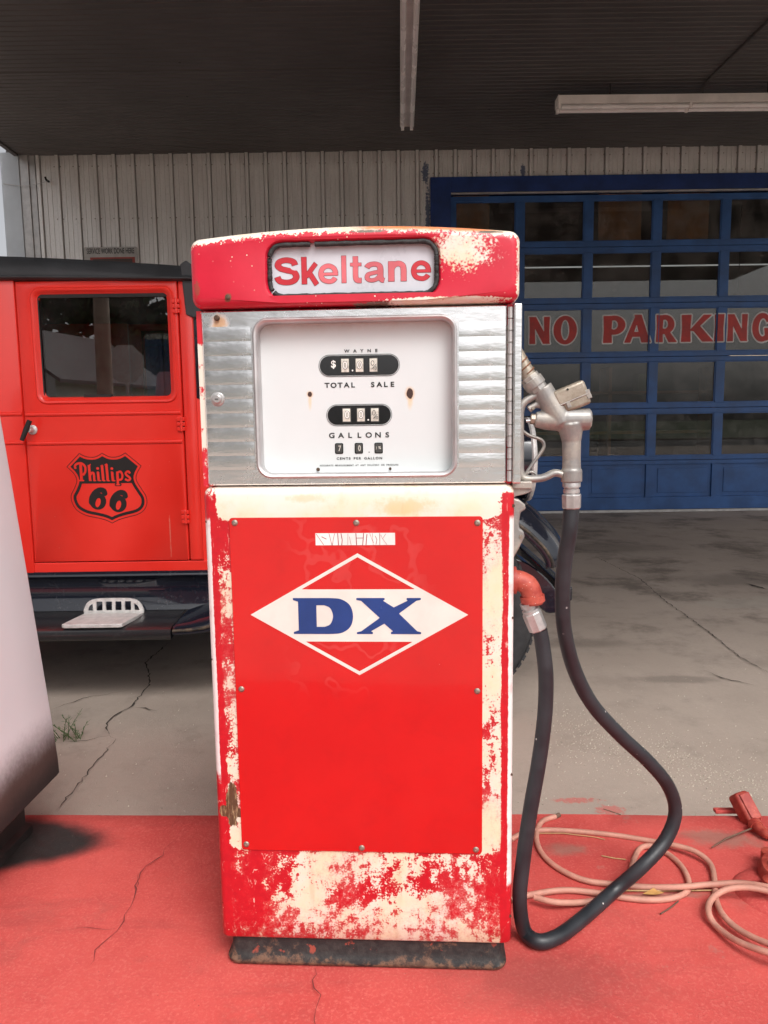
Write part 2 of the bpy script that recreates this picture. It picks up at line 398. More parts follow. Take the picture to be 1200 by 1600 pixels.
def mat_concrete():
    g = NT('worn_concrete', 0.86); x, y, z = g.xyz()
    n1 = g.noise(.7, 6, .65); n2 = g.noise(5, 6, .7); n3 = g.noise(60, 5, .7); n4 = g.noise(350, 2)
    c = g.mix(g.ss(n1, .3, .7), (0.345, 0.272, 0.226), (0.43, 0.348, 0.294))
    c = g.mix(g.mul(g.ss(n2, .5, .75), .5), c, (0.20, 0.165, 0.135))
    c = g.mix(g.mul(g.ss(n3, .35, .7), .45), c, (0.33, 0.285, 0.235))
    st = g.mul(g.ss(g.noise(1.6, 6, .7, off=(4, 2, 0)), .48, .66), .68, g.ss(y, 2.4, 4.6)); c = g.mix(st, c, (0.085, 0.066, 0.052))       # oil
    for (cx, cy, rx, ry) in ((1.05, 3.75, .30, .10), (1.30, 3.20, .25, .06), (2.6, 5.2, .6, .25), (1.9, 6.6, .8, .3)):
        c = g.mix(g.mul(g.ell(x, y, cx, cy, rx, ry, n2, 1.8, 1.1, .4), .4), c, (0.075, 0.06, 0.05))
    pal = g.ell(x, y, 2.3, 4.55, .42, .16, n2, 2.2, 1.0, .7); c = g.mix(g.mul(pal, .55), c, (0.40, 0.35, 0.30))
    rd = g.mx(g.ell(x, y, .57, 2.16, .085, .018, n3, 2.2, 1.0, .5), g.ell(x, y, .66, 2.10, .05, .035, n3, 2.6, 1.0, .5))
    c = g.mix(g.mul(rd, .6), c, (0.52, 0.07, 0.06))
    ag = g.ss(g.voro(190), .30, .20); c = g.mix(g.mul(ag, .35), c, (0.40, 0.35, 0.29))
    pit = g.mul(g.ss(g.voro(42), .09, .05), g.ss(n2, .5, .6)); c = g.mix(g.mul(pit, .6), c, (.07, .055, .045))
    g.col(c); g.set('Roughness', g.ss(n1, .3, .7, .72, .92))
    g.bump(g.add(g.mul(n2, .5), g.mul(n3, .35), g.mul(n4, .22), g.mul(ag, .1)), .5, .008); return g.mat

def mat_island():
    g = NT('red_floor_paint', 0.7); x, y, z = g.xyz()
    n1 = g.noise(2.2, 6, .62); n2 = g.noise(16, 6, .7); n3 = g.noise(170, 4, .65); n4 = g.noise(600, 2)
    c = g.mix(g.ss(n1, .3, .7), (0.46, 0.052, 0.046), (0.58, 0.086, 0.072))
    c = g.mix(g.mul(g.ss(n2, .52, .72), .4), c, (0.46, 0.050, 0.045))
    c = g.mix(g.mul(g.ss(n3, .48, .68), .5), c, (0.64, 0.16, 0.13))
    dirt = g.mul(g.ss(g.noise(4.5, 6, .7, off=(2, 5, 0)), .55, .72), .28); c = g.mix(dirt, c, (0.22, 0.075, 0.06))
    d2 = g.mul(g.ell(x, y, .30, 1.30, .22, .09, n2, 1.6, 1.3, .2), .42); c = g.mix(d2, c, (0.17, 0.06, 0.05))
    for (cx, cy, rx, ry) in ((.44, 1.73, .07, .03), (.85, 1.78, .12, .05), (1.0, 1.62, .12, .02), (.60, 1.55, .16, .014), (.86, 1.52, .10, .02)):
        c = g.mix(g.mul(g.ell(x, y, cx, cy, rx, ry, n2, 2.2, 1.2, .3), .6), c, (0.24, 0.17, 0.13))
    wr = g.mul(g.ss(g.noise(7, 6, .72, off=(9, 1, 3)), .64, .70), .5); c = g.mix(wr, c, (0.44, 0.19, 0.155))
    ty = g.mul(g.ss(g.noise(2.6, 5, .65, v=g.scale(g.vec(), .35, 2.2, 1), off=(1, 7, 2)), .54, .70), .35); c = g.mix(ty, c, (0.26, 0.045, 0.04))
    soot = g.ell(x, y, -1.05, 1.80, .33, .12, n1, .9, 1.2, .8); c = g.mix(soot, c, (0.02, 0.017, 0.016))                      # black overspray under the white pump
    sp = g.mul(g.ss(g.voro(75), .05, .03), g.ss(n2, .48, .6)); c = g.mix(g.mul(sp, .7), c, (0.75, 0.55, 0.45))
    pt = g.mul(g.ss(g.voro(48, v=g.vec()), .06, .03), g.ss(n1, .45, .6)); c = g.mix(g.mul(pt, .7), c, (.12, .04, .035))
    g.col(c); g.set('Roughness', g.ss(n2, .3, .7, .55, .8))
    g.bump(g.add(g.mul(n1, .9), g.mul(n2, .35), g.mul(n3, .22), g.mul(n4, .10)), .55, .008); return g.mat

def mat_siding():
    g = NT('galvanised_siding', 0.42, 0.25); x, y, z = g.xyz()
    tc = g.t.nodes.new('ShaderNodeNewGeometry'); sp = g.t.nodes.new('ShaderNodeSeparateXYZ'); g.t.links.new(tc.outputs['Position'], sp.inputs[0])
    px, pz = sp.outputs[0], sp.outputs[2]
    n = g.noise(3, 5, .65, v=g.scale(tc.outputs['Position'], 1.5, 1, .25)); n2 = g.noise(40, 4, v=tc.outputs['Position'])
    c = g.mix(g.ss(n, .3, .7), (0.70, 0.675, 0.655), (0.82, 0.80, 0.78))
    c = g.mix(g.mul(g.ss(n2, .5, .7), .22), c, (0.45, 0.42, 0.40))
    dirty = g.mul(g.ss(g.add(pz, g.mul(g.m('SUBTRACT', n, .5), .5)), 4.05, 4.24), .35); c = g.mix(dirty, c, (0.22, 0.18, 0.155))
    blue = g.mul(g.ss(pz, 2.15, 2.14), g.ss(px, .58, .57)); c = g.mix(blue, c, (0.05, 0.14, 0.36))
    smear = g.mx(g.ell(px, pz, .53, 3.98, .045, .13, n2, 2.2, 1.0, .6), g.ell(px, pz, 1.655, 3.98, .035, .09, n2, 1.4, 1.0, .6), g.ell(px, pz, .555, 3.5, .03, .4, n2, 2.6, 1.0, .6))
    c = g.mix(g.mul(smear, .85), c, (0.015, 0.05, 0.14))
    g.col(c); g.set('Metallic', g.mul(g.inv(g.mx(blue, smear)), .25)); g.bump(n2, .1, .004); return g.mat

def mat_ceiling():
    g = NT('dark_canopy_ceiling', 0.6); x, y, z = g.xyz()
    n = g.noise(.8, 5, .6); n2 = g.noise(9, 4, v=g.scale(g.vec(), .3, 3, 1))
    c = g.mix(g.ss(n, .3, .7), (0.070, 0.065, 0.062), (0.098, 0.091, 0.088)); c = g.mix(g.mul(g.ss(n2, .5, .7), .3), c, (0.05, 0.045, 0.043))
    sp = g.mul(g.ss(g.voro(3.0), .045, .03)); c = g.mix(g.mul(sp, .8), c, (.012, .01, .01))
    g.col(c); g.bump(n2, .15, .01); return g.mat

def mat_glass(name, tint=(.85, .87, .86), ior=1.5, dirt=0.10, rough=0.0, dcol=(.45, .42, .4)):
    g = NT(name); t = g.t
    tr = t.nodes.new('ShaderNodeBsdfTransparent'); tr.inputs[0].default_value = (*tint, 1)
    gl = t.nodes.new('ShaderNodeBsdfGlossy'); gl.inputs['Roughness'].default_value = rough
    fr = t.nodes.new('ShaderNodeFresnel'); fr.inputs[0].default_value = ior
    mx = t.nodes.new('ShaderNodeMixShader'); t.links.new(fr.outputs[0], mx.inputs[0]); t.links.new(tr.outputs[0], mx.inputs[1]); t.links.new(gl.outputs[0], mx.inputs[2])
    df = t.nodes.new('ShaderNodeBsdfDiffuse'); df.inputs[0].default_value = (*dcol, 1)
    m2 = t.nodes.new('ShaderNodeMixShader'); g.put(m2.inputs[0], g.mul(g.ss(g.noise(3.0, 5, .7), .35, .75), dirt)); t.links.new(mx.outputs[0], m2.inputs[1]); t.links.new(df.outputs[0], m2.inputs[2])
    t.links.new(m2.outputs[0], g.out.inputs[0]); return g.mat

def mat_truck_red():
    g = NT('truck_red_paint', 0.34, coat=.15); n = g.noise(3, 5); n2 = g.noise(45, 4); x, y, z = g.xyz()
    c = g.mix(g.ss(n, .3, .7), (0.76, 0.026, 0.016), (0.82, 0.033, 0.020))
    chip = g.mul(g.ss(g.voro(22), .03, .018), g.ss(n2, .5, .6)); c = g.mix(chip, c, (.75, .4, .3))
    ln = g.ell(x, z, -1.150, .685, .0032, .085, n2, 2.6, 1.0, .7); c = g.mix(g.mul(ln, .7), c, (0.75, 0.22, 0.16))
    g.col(c); g.set('Roughness', g.ss(n, .3, .7, .28, .4)); g.bump(n, .05, .01); return g.mat

def mat_black_gloss(name, c=(.012, .013, .016), rough=.16):
    g = NT(name, rough, coat=.4); n = g.noise(7, 5); n2 = g.noise(60, 4, .7)
    dust = g.mul(g.ss(n2, .5, .75), g.ss(n, .4, .65)); g.col(g.mix(g.mul(dust, .35), c, (.12, .115, .12)))
    g.set('Roughness', g.add(rough, g.mul(dust, .3))); g.bump(n, .06, .01); return g.mat

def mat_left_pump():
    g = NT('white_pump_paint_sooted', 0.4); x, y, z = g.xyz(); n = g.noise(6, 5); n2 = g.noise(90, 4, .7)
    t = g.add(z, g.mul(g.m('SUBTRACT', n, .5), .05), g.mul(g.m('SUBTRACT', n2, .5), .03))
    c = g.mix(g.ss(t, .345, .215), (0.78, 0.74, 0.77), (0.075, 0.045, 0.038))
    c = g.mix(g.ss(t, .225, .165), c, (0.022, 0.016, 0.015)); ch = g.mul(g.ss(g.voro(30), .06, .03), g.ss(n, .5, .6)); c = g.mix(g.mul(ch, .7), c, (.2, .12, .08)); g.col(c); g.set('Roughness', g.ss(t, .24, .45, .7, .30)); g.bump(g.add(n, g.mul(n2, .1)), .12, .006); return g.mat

def mat_base():
    g = NT('rusted_black_base', 0.65); n = g.noise(14, 6, .7); n2 = g.noise(70, 5, .7); x, y, z = g.xyz()
    c = g.mix(g.ss(n2, .35, .7), (0.014, 0.014, 0.014), (0.038, 0.035, 0.032))
    ru = g.mul(g.ss(g.add(n, g.mul(n2, .4), g.ss(z, .028, .004, 0, .22)), .80, .92), .9); c = g.mix(ru, c, g.mix(g.ss(n2, .4, .6), (0.07, 0.035, 0.022), (0.16, 0.085, 0.05)))
    ch = g.mul(g.ss(g.noise(34, 4, .6, off=(5, 0, 1)), .64, .70), g.band(z, .022, .052, .008)); c = g.mix(g.mul(ch, .7), c, (.40, .07, .04))
    g.col(c); g.bump(n2, .4, .003); return g.mat

def mat_cast(name, c, c2, rough=.45, metal=.4):
    g = NT(name, rough, metal); n = g.noise(22, 6, .7); n2 = g.noise(120, 4)
    cc = g.mix(g.ss(n, .38, .66), c, c2); sp = g.mul(g.ss(g.voro(160), .12, .07), g.ss(n, .5, .6)); cc = g.mix(sp, cc, (.7, .68, .64))
    g.col(cc); g.bump(g.add(n, g.mul(n2, .3)), .25, .002); return g.mat

def mat_hose():
    g = NT('black_rubber_hose', 0.48); n = g.noise(14, 5); n2 = g.noise(110, 4)
    c = g.mix(g.ss(n, .3, .7), (0.013, 0.015, 0.019), (0.026, 0.029, 0.034))
    sp = g.mul(g.ss(g.add(g.voro(46), g.mul(g.m('SUBTRACT', n2, .5), .15)), .10, .07), g.ss(g.noise(7, 3, off=(1, 4, 2)), .52, .60)); c = g.mix(sp, c, (.55, .53, .5))
    g.col(c); g.set('Roughness', g.ss(n, .3, .7, .38, .55)); g.bump(n2, .15, .002); return g.mat

MT = {}
MT['body'] = mat_pump_body(); MT['header'] = mat_header(); MT['alu'] = mat_alu(); MT['dial'] = mat_dial(); MT['panel'] = mat_panel()
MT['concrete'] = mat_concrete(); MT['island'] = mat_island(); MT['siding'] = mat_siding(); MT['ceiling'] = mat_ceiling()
MT['truck'] = mat_truck_red(); MT['black'] = mat_black_gloss('black_enamel', (.010, .012, .020), .10); MT['white_pump'] = mat_left_pump(); MT['base'] = mat_base(); MT['hose'] = mat_hose()
MT['glass'] = mat_glass('door_pane_glass', (.74, .74, .71), 1.55, .20); MT['truck_glass'] = mat_glass('truck_glass', (.70, .70, .69), 2.3, .04)
MT['cast'] = mat_cast('grey_cast_nozzle', (0.27, 0.26, 0.25), (0.40, 0.365, 0.32)); MT['cast2'] = mat_cast('bright_coupling', (0.42, 0.41, 0.40), (0.60, 0.58, 0.57), .35, .6)
MT['brass'] = mat_cast('stained_spout', (0.24, 0.20, 0.15), (0.40, 0.345, 0.28)); MT['redcast'] = mat_cast('red_painted_casting', (0.28, 0.028, 0.020), (0.46, 0.085, 0.055), .55, 0)
MT['rust'] = plain('rusty_screw', (0.10, 0.06, 0.04), .6, .5, .4, 200); MT['screw'] = plain('dull_screw', (0.35, 0.30, 0.25), .45, .8, .3, 200)
MT['ink'] = plain('black_print', (0.012, 0.012, 0.012), .35); MT['white'] = plain('white_print', (0.78, 0.76, 0.72), .4); MT['blue_print'] = plain('blue_print', (0.010, 0.040, 0.19), .2, coat=.4)
MT['cream_print'] = plain('cream_print', (0.72, 0.68, 0.62), .22, var=.06, coat=.4)
MT['sign_white'] = plain('milky_sign_plastic', (0.58, 0.575, 0.62), .3, var=.07, sc_=10, bump=.15, bsc=14)
MT['sign_red'] = plain('sign_red', (0.50, 0.022, 0.035), .35, var=.1); MT['sign_pink'] = plain('faded_sign_red', (0.62, 0.13, 0.15), .35, var=.15); MT['sign_line'] = plain('sign_outline', (0.12, 0.01, 0.015), .4)
MT['gasket'] = plain('perished_rubber', (0.030, 0.030, 0.030), .7, 0, .5, 60, .8, bsc=120)
MT['counter'] = plain('black_counter_glass', (0.010, 0.010, 0.011), .12, coat=.5); MT['digit'] = plain('yellowed_digit_wheel', (0.60, 0.57, 0.50), .5, 0, .25, 140, .3)
MT['bluepaint'] = plain('blue_door_paint', (0.024, 0.090, 0.27), .42, 0, .22, 4, .1); MT['bluedark'] = plain('dark_blue_frame_paint', (0.012, 0.038, 0.17), .45, 0, .25, 4, .1)
MT['letter_red'] = plain('painted_letter_red', (0.44, 0.030, 0.024), .5, 0, .2, 8); MT['letter_white'] = plain('painted_letter_white', (0.62, 0.59, 0.58), .5, 0, .2, 8)
MT['galv'] = plain('galvanised_strip', (0.50, 0.48, 0.47), .4, .5, .15, 10); MT['trim'] = plain('pale_corner_flashing', (0.52, 0.56, 0.60), .5, .1, .08, 3)
MT['lamp_white'] = plain('lamp_enamel', (0.84, 0.80, 0.76), .45, 0, .12, 4); MT['tube'] = plain('unlit_tube', (0.86, 0.83, 0.81), .25, 0, .05, 3)
MT['vinyl'] = plain('black_roof_vinyl', (0.030, 0.031, 0.034), .55, 0, .25, 6, .35, bsc=200); MT['rubber'] = plain('tyre_rubber', (0.028, 0.028, 0.030), .7, 0, .3, 30, .3)
MT['chrome'] = plain('step_plate_alloy', (0.66, 0.64, 0.62), .5, .3, .14, 30, .3); MT['dark'] = plain('dark_interior', (0.02, 0.018, 0.017), .8); MT['seat'] = plain('brown_seat', (0.06, 0.035, 0.025), .6)
MT['airhose'] = plain('pink_rubber_air_hose', (0.50, 0.235, 0.175), .62, 0, .16, 25, .2); MT['wood'] = plain('plywood', (0.52, 0.25, 0.11), .7, 0, .25, 3, .1); MT['crack'] = plain('crack_dark', (0.055, 0.042, 0.033), .95)  # crack strips get one plain dark brown
MT['crack_red'] = plain('crack_in_red_paint', (0.13, 0.028, 0.025), .95); MT['inwall'] = plain('garage_wall', (0.16, 0.145, 0.13), .8, 0, .3, 1); MT['asphalt'] = plain('asphalt', (0.055, 0.054, 0.053), .85, 0, .25, 3, .4); MT['twig'] = plain('dry_twig', (0.13, 0.075, 0.05), .8); MT['straw'] = plain('dry_straw', (0.45, 0.30, 0.14), .8)
MT['leafdry'] = plain('dry_leaf', (0.50, 0.26, 0.08), .7); MT['weed'] = plain('weed_green', (0.07, 0.12, 0.035), .6, 0, .3, 30); MT['hedge'] = plain('tree_foliage', (0.05, 0.085, 0.03), .6, 0, .4, 1.2); MT['bark'] = plain('bark', (0.12, 0.09, 0.07), .9, 0, .3, 8)
MT['house'] = plain('white_clapboard', (0.72, 0.71, 0.69), .7, 0, .08, 2); MT['roof'] = plain('grey_shingle', (0.12, 0.11, 0.11), .9, 0, .25, 6); MT['pole'] = plain('weathered_pole', (0.32, 0.25, 0.20), .8, 0, .25, 5); MT['stop'] = plain('stop_red', (0.5, 0.02, 0.025), .4)

# ================================================================== the setting
STRUCT = dict(kind='structure')
g_ = MB().add([(-120, -11, 0), (120, -11, 0), (120, 120, 0), (-120, 120, 0)], [(0,1,2,3)])  # unseen part behind the camera extended to bounce light under the canopy
ground = tag(g_.build('concrete_forecourt', MT['concrete']), kind='structure')
st = MB().box(-120, 120, -20, -11, -.14, -.06); tag(st.build('street', MT['asphalt']), kind='structure')
kb = MB().box(-120, 120, -20.4, -20.0, -.14, .04); tag(kb.build('far_kerb', MT['concrete']), kind='structure')
MT['grass'] = plain('lawn', (0.06, 0.09, 0.03), .9, 0, .3, .8)
lw = MB().add([(-150, -160, 0), (150, -160, 0), (150, -20.4, 0), (-150, -20.4, 0)], [(0,1,2,3)]); tag(lw.build('lawn', MT['grass']), kind='structure')

# the red island, a raised slab, its back edge turned a little
def island_grid():
    ang = R(-1.6); mb = MB(); ca, sa = math.cos(ang), math.sin(ang)
    prof = [(-2.2, 0.0), (-2.2, .085), (-2.185, .10)] + [(-2.185 + 2.170*k/30, .10) for k in range(1, 31)] + [(-.004, .092), (0, .08), (0, 0)]
    xs = np.linspace(-4.5, 4.5, 120); rs = []
    for x in xs:
        ring = []
        for (v, z) in prof:
            px, py = x*ca - v*sa, 1.925 + x*sa + v*ca
            zz = z
            if z >= .0999: zz += .0022*math.sin(px*3.1+1)*math.sin(py*4.2) + .0014*math.sin(px*9+py*5)
            ring.append((px, py, zz))
        rs.append(ring)
    mb.rings(rs, True, True, closed=False); return mb
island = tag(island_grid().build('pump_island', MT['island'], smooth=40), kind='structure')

def crack(pts, wd, parent, z, seed=0):
    rnd = random.Random(seed); P = []
    for a, b in zip(pts[:-1], pts[1:]):
        n = max(2, int((Vector(b)-Vector(a)).length/.02))
        for k in range(n):
            p = Vector(a).lerp(Vector(b), k/n); P.append(p + Vector((rnd.uniform(-1, 1), rnd.uniform(-1, 1), 0))*.006)
    P.append(Vector(pts[-1])); mb = MB(); vs = []; fs = []
    for i, p in enumerate(P):
        t = (P[min(i+1, len(P)-1)] - P[max(i-1, 0)]).normalized(); nn = Vector((-t.y, t.x, 0))
        e = min(1, i/4, (len(P)-1-i)/4); h = wd*(.25+rnd.random())*max(e, .1)*.5
        vs += [(p.x+nn.x*h, p.y+nn.y*h, z), (p.x-nn.x*h, p.y-nn.y*h, z)]
        if i: fs.append((2*i-2, 2*i-1, 2*i+1, 2*i))
    o = mb.add(vs, fs).build('crack', MT['crack'] if parent is ground else MT['crack_red'], parent); return o
def gp(pts, z): return [gz(x, y, z) for x, y in pts]
crack(gp([(88, 1268), (135, 1212), (181, 1155)], 0), .0045, ground, .004, 1)
crack(gp([(83, 1162), (135, 1158), (172, 1150), (181, 1155)], 0), .004, ground, .004, 2)
crack(gp([(172, 1150), (165, 1132), (180, 1118), (205, 1105), (232, 1072), (233, 1050), (226, 1038), (262, 1006)], 0), .008, ground, .0042, 3)
crack(gp([(205, 1105), (225, 1108), (245, 1112)], 0), .008, ground, .0044, 4)
crack(gp([(80, 1110), (130, 1092), (200, 1080)], 0), .0045, ground, .004, 5)
crack(gp([(930, 870), (1000, 905), (1040, 940), (1065, 958), (1100, 982), (1160, 1030), (1200, 1052)], 0), .006, ground, .004, 6)
crack(gp([(1100, 1048), (1135, 1062), (1180, 1072)], 0), .009, ground, .004, 7)
crack(gp([(1165, 912), (1200, 922)], 0), .03, ground, .004, 17)
crack(gp([(284, 1275), (268, 1298)], .1), .0025, island, .1045, 8)
crack(gp([(275, 1315), (245, 1345), (218, 1366), (212, 1394), (205, 1420), (185, 1455), (150, 1490), (140, 1512)], .1), .0028, island, .1045, 9)
crack(gp([(216, 1368), (212, 1394)], .1), .006, island, .1049, 10)
crack(gp([(493, 1516), (488, 1535), (500, 1560), (495, 1600), (497, 1640)], .1), .0035, island, .1045, 11)
crack(gp([(180, 1455), (150, 1452), (110, 1455)], .1), .003, island, .1045, 12)

# ================================================================== building
WY = 9.03
bld = empty('service_building', (0, WY, 0)); tag(bld, 'service building with ribbed galvanised metal siding behind the truck', 'building')
PER = .2177; X0 = -3.945
def siding(z0, z1):
    prof = [(0, 0), (.001, .032), (.009, .032), (.011, -.024), (.047, -.024), (.049, .032), (.057, .032), (.058, 0), (.098, 0), (.103, -.005), (.110, -.005), (.115, 0), (.155, 0), (.160, -.005), (.167, -.005), (.172, 0), (PER, 0)]
    return MB().rings([[(x, y, z0) for x, y in prof], [(x, y, z1) for x, y in prof]], False, False, closed=False)
pa = siding(0, 4.26).build('siding_panel', MT['siding'], bld); pa.location = (X0, 0, 0)
k = 1; scr = MB()
while X0 + PER*k < 9.0:
    xx = X0 + PER*k
    if xx + .1 < .60: inst(pa, 'siding_panel', bld, (xx, 0, 0))
    elif xx < 6.0:
        if xx < .62 + PER and 'pb' not in globals():
            pb = siding(3.90, 4.26).build('siding_panel', MT['siding'], bld); pb.location = (xx, 0, 0)
        else: inst(pb, 'siding_panel', bld, (xx, 0, 0))
    else: inst(pa, 'siding_panel', bld, (xx, 0, 0))
    for zz in ((4.10, 3.52, 2.9, 2.3, 1.7) if xx < .55 else (4.15, 3.97)):
        for dx in (-.007, .065): scr.lathe([(.007, 0), (.007, .004), (.004, .007)], (xx+dx, -.001, zz), (0, -1, 0), 6)
    k += 1
tag(scr.build('siding_screws', MT['screw'], bld), kind='stuff')
MB().box(-4.33, -4.12, -.045, 6, 0, 4.25).build('corner_flashing', MT['trim'], bld, bev=.004)
MB().box(-4.12, -4.02, -.030, .05, 0, 4.25).box(-4.02, -3.95, -.012, .05, 0, 4.25).build('corner_flashing', MT['galv'], bld, bev=.003)
MB().box(-3.95, .60, .06, .12, 0, 4.24).box(.60, 5.9, .06, .12, 3.92, 4.24).box(5.9, 9, .06, .12, 0, 4.24).box(-4.3, 9, 7.0, 7.1, 0, 4.24).box(8.9, 9, .12, 7, 0, 4.24).box(-4.3, -4.2, .12, 7, 0, 4.24).build('inner_wall', MT['inwall'], bld)
MB().box(-4.3, 9, .05, 7.0, 4.27, 4.40).build('roof', MT['roof'], bld)
# blue opening frame
fr = MB().box(.585, .82, -.05, .14, 0, 3.915).box(.82, 5.75, -.05, .14, 3.745, 3.915).box(5.75, 5.98, -.05, .14, 0, 3.915)
fr.build('door_frame', MT['bluedark'], bld, bev=.004)
MB().box(.824, 5.74, -.056, -.02, 3.722, 3.738).build('head_flashing', MT['galv'], bld)

# garage door, six sections
gd = empty('garage_door', (.82, WY+.03, 0)); tag(gd, 'blue sectional garage door with rows of glass panes', 'garage door')
ROWS = [(.187, .583), (.684, 1.196), (1.317, 1.806), (1.918, 2.428), (2.546, 3.069), (3.191, 3.655)]
ZB = [.035, .634, 1.256, 1.862, 2.487, 3.13, 3.715]
COLS = [(.056 + .7985*k, .056 + .7985*k + .700) for k in range(6)]
DW = 4.93
secs = []
for r_, (za, zb) in enumerate(ROWS):
    lo, hi = ZB[r_]+.002, ZB[r_+1]-.002; s_ = MB()
    s_.box(0, DW, -.02, .02, lo, za); s_.box(0, DW, -.02, .02, zb, hi)
    xs = [0] + [e for c in COLS for e in c] + [DW]
    for i in range(0, len(xs), 2): s_.box(xs[i], xs[i+1], -.0185, .0185, za, zb)
    o = s_.build('door_section', MT['bluepaint'], gd, bev=.003); secs.append(o)
    for ci, (a, b) in enumerate(COLS):
        if r_ == 0:
            MB().box(a, b, .002, .014, za, zb).box(a+.05, b-.05, -.006, .006, za+.05, zb-.05).build('panel', MT['bluepaint'], o, bev=.004)
        else:
            MB().box(a-.004, b+.004, .004, .009, za-.004, zb+.004).build('pane', MT['glass'], o)
            e = .012
            MB().box(a, b, -.010, .003, za, za+e).box(a, b, -.010, .003, zb-e, zb).box(a, a+e, -.010, .003, za+e, zb-e).box(b-e, b, -.010, .003, za+e, zb-e).build('glazing_bead', MT['bluepaint'], o)
MB().box(0, DW, -.026, .02, .004, .033).build('bottom_seal', MT['galv'], gd)

# NO PARKING, sign-painted across the middle row (flared capitals, white outline)
def flare_stem(X, Y, x, w0=.26, top=1.0, bot=0.0):
    return s_poly(X, Y, [(x-w0*.52, bot), (x+w0*.52, bot), (x+w0*.44, .5), (x+w0*.52, top), (x-w0*.52, top), (x-w0*.44, .5)])
def L_N(X, Y): return U(flare_stem(X, Y, .12, .2), flare_stem(X, Y, .68, .2), s_poly(X, Y, [(.0, 1), (.25, 1), (.80, 0), (.55, 0)]))
def L_O(X, Y): return SUB(s_ell(X, Y, .43, .5, .43, .53), s_ell(X, Y, .43, .5, .17, .40))
def L_P(X, Y): return U(flare_stem(X, Y, .15, .30), SUB(s_ell(X, Y, .38, .66, .42, .35), U(s_ell(X, Y, .38, .67, .16, .19), s_poly(X, Y, [(-1, -1), (.15, -1), (.15, 2), (-1, 2)]))))
def L_A(X, Y): return U(s_poly(X, Y, [(-.02, 0), (.20, 0), (.52, .92), (.40, 1.0)]), s_poly(X, Y, [(.36, 1.03), (.62, 1.03), (.98, 0), (.66, 0)]), s_poly(X, Y, [(.2, .22), (.7, .22), (.7, .38), (.25, .38)]))
def L_R(X, Y): return U(L_P(X, Y), s_poly(X, Y, [(.30, .46), (.56, .42), (.92, 0), (.58, 0)]))
def L_K(X, Y): return U(flare_stem(X, Y, .15, .30), s_poly(X, Y, [(.28, .42), (.42, .40), (1.0, 1.0), (.74, 1.0)]), s_poly(X, Y, [(.34, .50), (.58, .62), (1.08, 0), (.72, 0)]))
def L_I(X, Y): return flare_stem(X, Y, .14, .28)
def L_G(X, Y): return U(SUB(SUB(s_ell(X, Y, .46, .5, .46, .53), s_ell(X, Y, .50, .5, .22, .36)), s_poly(X, Y, [(.5, .42), (1.2, .42), (1.2, .78), (.62, .70)])), s_poly(X, Y, [(.58, .46), (.94, .46), (.94, .10), (.66, .0)]))
LET = [(L_N, 305, 382, .8), (L_O, 397, 482, .86), (L_P, 584, 664, .8), (L_A, 665, 758, .98), (L_R, 780, 858, .92), (L_K, 877, 995, 1.08), (L_I, 1001, 1030, .28), (L_N, 1048, 1123, .8), (L_G, 1142, 1215, .94)]
WYF = WY + .03
def word_sdf(X, Y):
    d = np.full(X.shape, 9.)
    for fn, a, b, wd in LET:
        xa = gy(700+a/2.4, 515, WYF).x - .82; xb = gy(700+b/2.4, 515, WYF).x - .82
        s_ = (xb-xa)/wd; d = np.minimum(d, fn((X-xa)/s_, (Y-2.035)/.305)*min(s_, .305))
    return d
for nm, mt, off, dy in (('letter_outline', 'letter_white', -.019, .0012), ('letter', 'letter_red', -.004, .0024)):
    for i in range(6):
        a, b = COLS[i]; nx_ = COLS[i+1][0] if i < 5 else DW
        for kind, xa, xb, yy in (('pane', a+.013, b-.013, .004), ('stile', b+.0, nx_, -.0185)):
            mb = sdf_mb(lambda X, Y: word_sdf(X, Y) + off, xa, xb, 1.99, 2.39, .006, lambda u, v: (u, yy-dy, v))
            if mb.f: mb.build(nm, MT[mt], secs[3])

# things inside the garage seen through the top panes
bx = MB().box(0, 1, 0, .02, 0, .62)
pl = tag(bx.build('plywood_board', MT['wood']), 'brown plywood sheet behind the top left pane', 'board', 'plywood behind the door panes'); pl.location = (.86, WY+.085, 3.12); pl.scale = (.42, 1, 1)
p2 = inst(pl, 'plywood_board', None, (2.56, WY+.085, 3.12), scale=(.50, 1, 1)); p2['label'] = 'brown plywood sheet behind the third top pane from the left'
p3 = inst(pl, 'plywood_board', None, (3.37, WY+.085, 3.12), scale=(.48, 1, 1)); p3['label'] = 'brown plywood sheet behind the fourth top pane from the left'
sh = empty('shop_shelf', (3.4, WY+2.6, 0)); tag(sh, 'dim wooden shelf rack inside the garage behind the door panes', 'shelf')
for zz in (.3, .9, 1.5): MB().box(-1.6, 1.6, -.25, .25, zz, zz+.04).build('shelf_board', MT['wood'], sh)
for xx in (-1.6, 0, 1.56): MB().box(xx, xx+.05, -.25, .25, 0, 1.9).build('upright', MT['wood'], sh)
ct = MB(); rnd = random.Random(3)
for k in range(3): ct = MB().box(-.13, .13, -.12, .12, 0, .22+rnd.random()*.15); c_ = ct.build('shelf_box', plain('carton%d' % k, (rnd.uniform(.15, .4), rnd.uniform(.12, .25), rnd.uniform(.08, .2)), .8)); c_.location = (3.4-.8+.7*k, WY+2.55, (.34, .94, 1.54)[k % 3]); tag(c_, 'dim storage box on the %s shelf inside the garage' % ('lowest', 'middle', 'top')[k], 'box', 'boxes on the garage shelf')
em = bpy.data.materials.new('lit_tube'); em.use_nodes = True; eb = em.node_tree.nodes['Principled BSDF']; eb.inputs['Emission Color'].default_value = (1, .82, .55, 1); eb.inputs['Emission Strength'].default_value = 2.0
tl = empty('shop_light', (5.9, WY+2.6, 2.03)); tag(tl, 'lit shop lamp glowing inside the garage at the right', 'lamp')
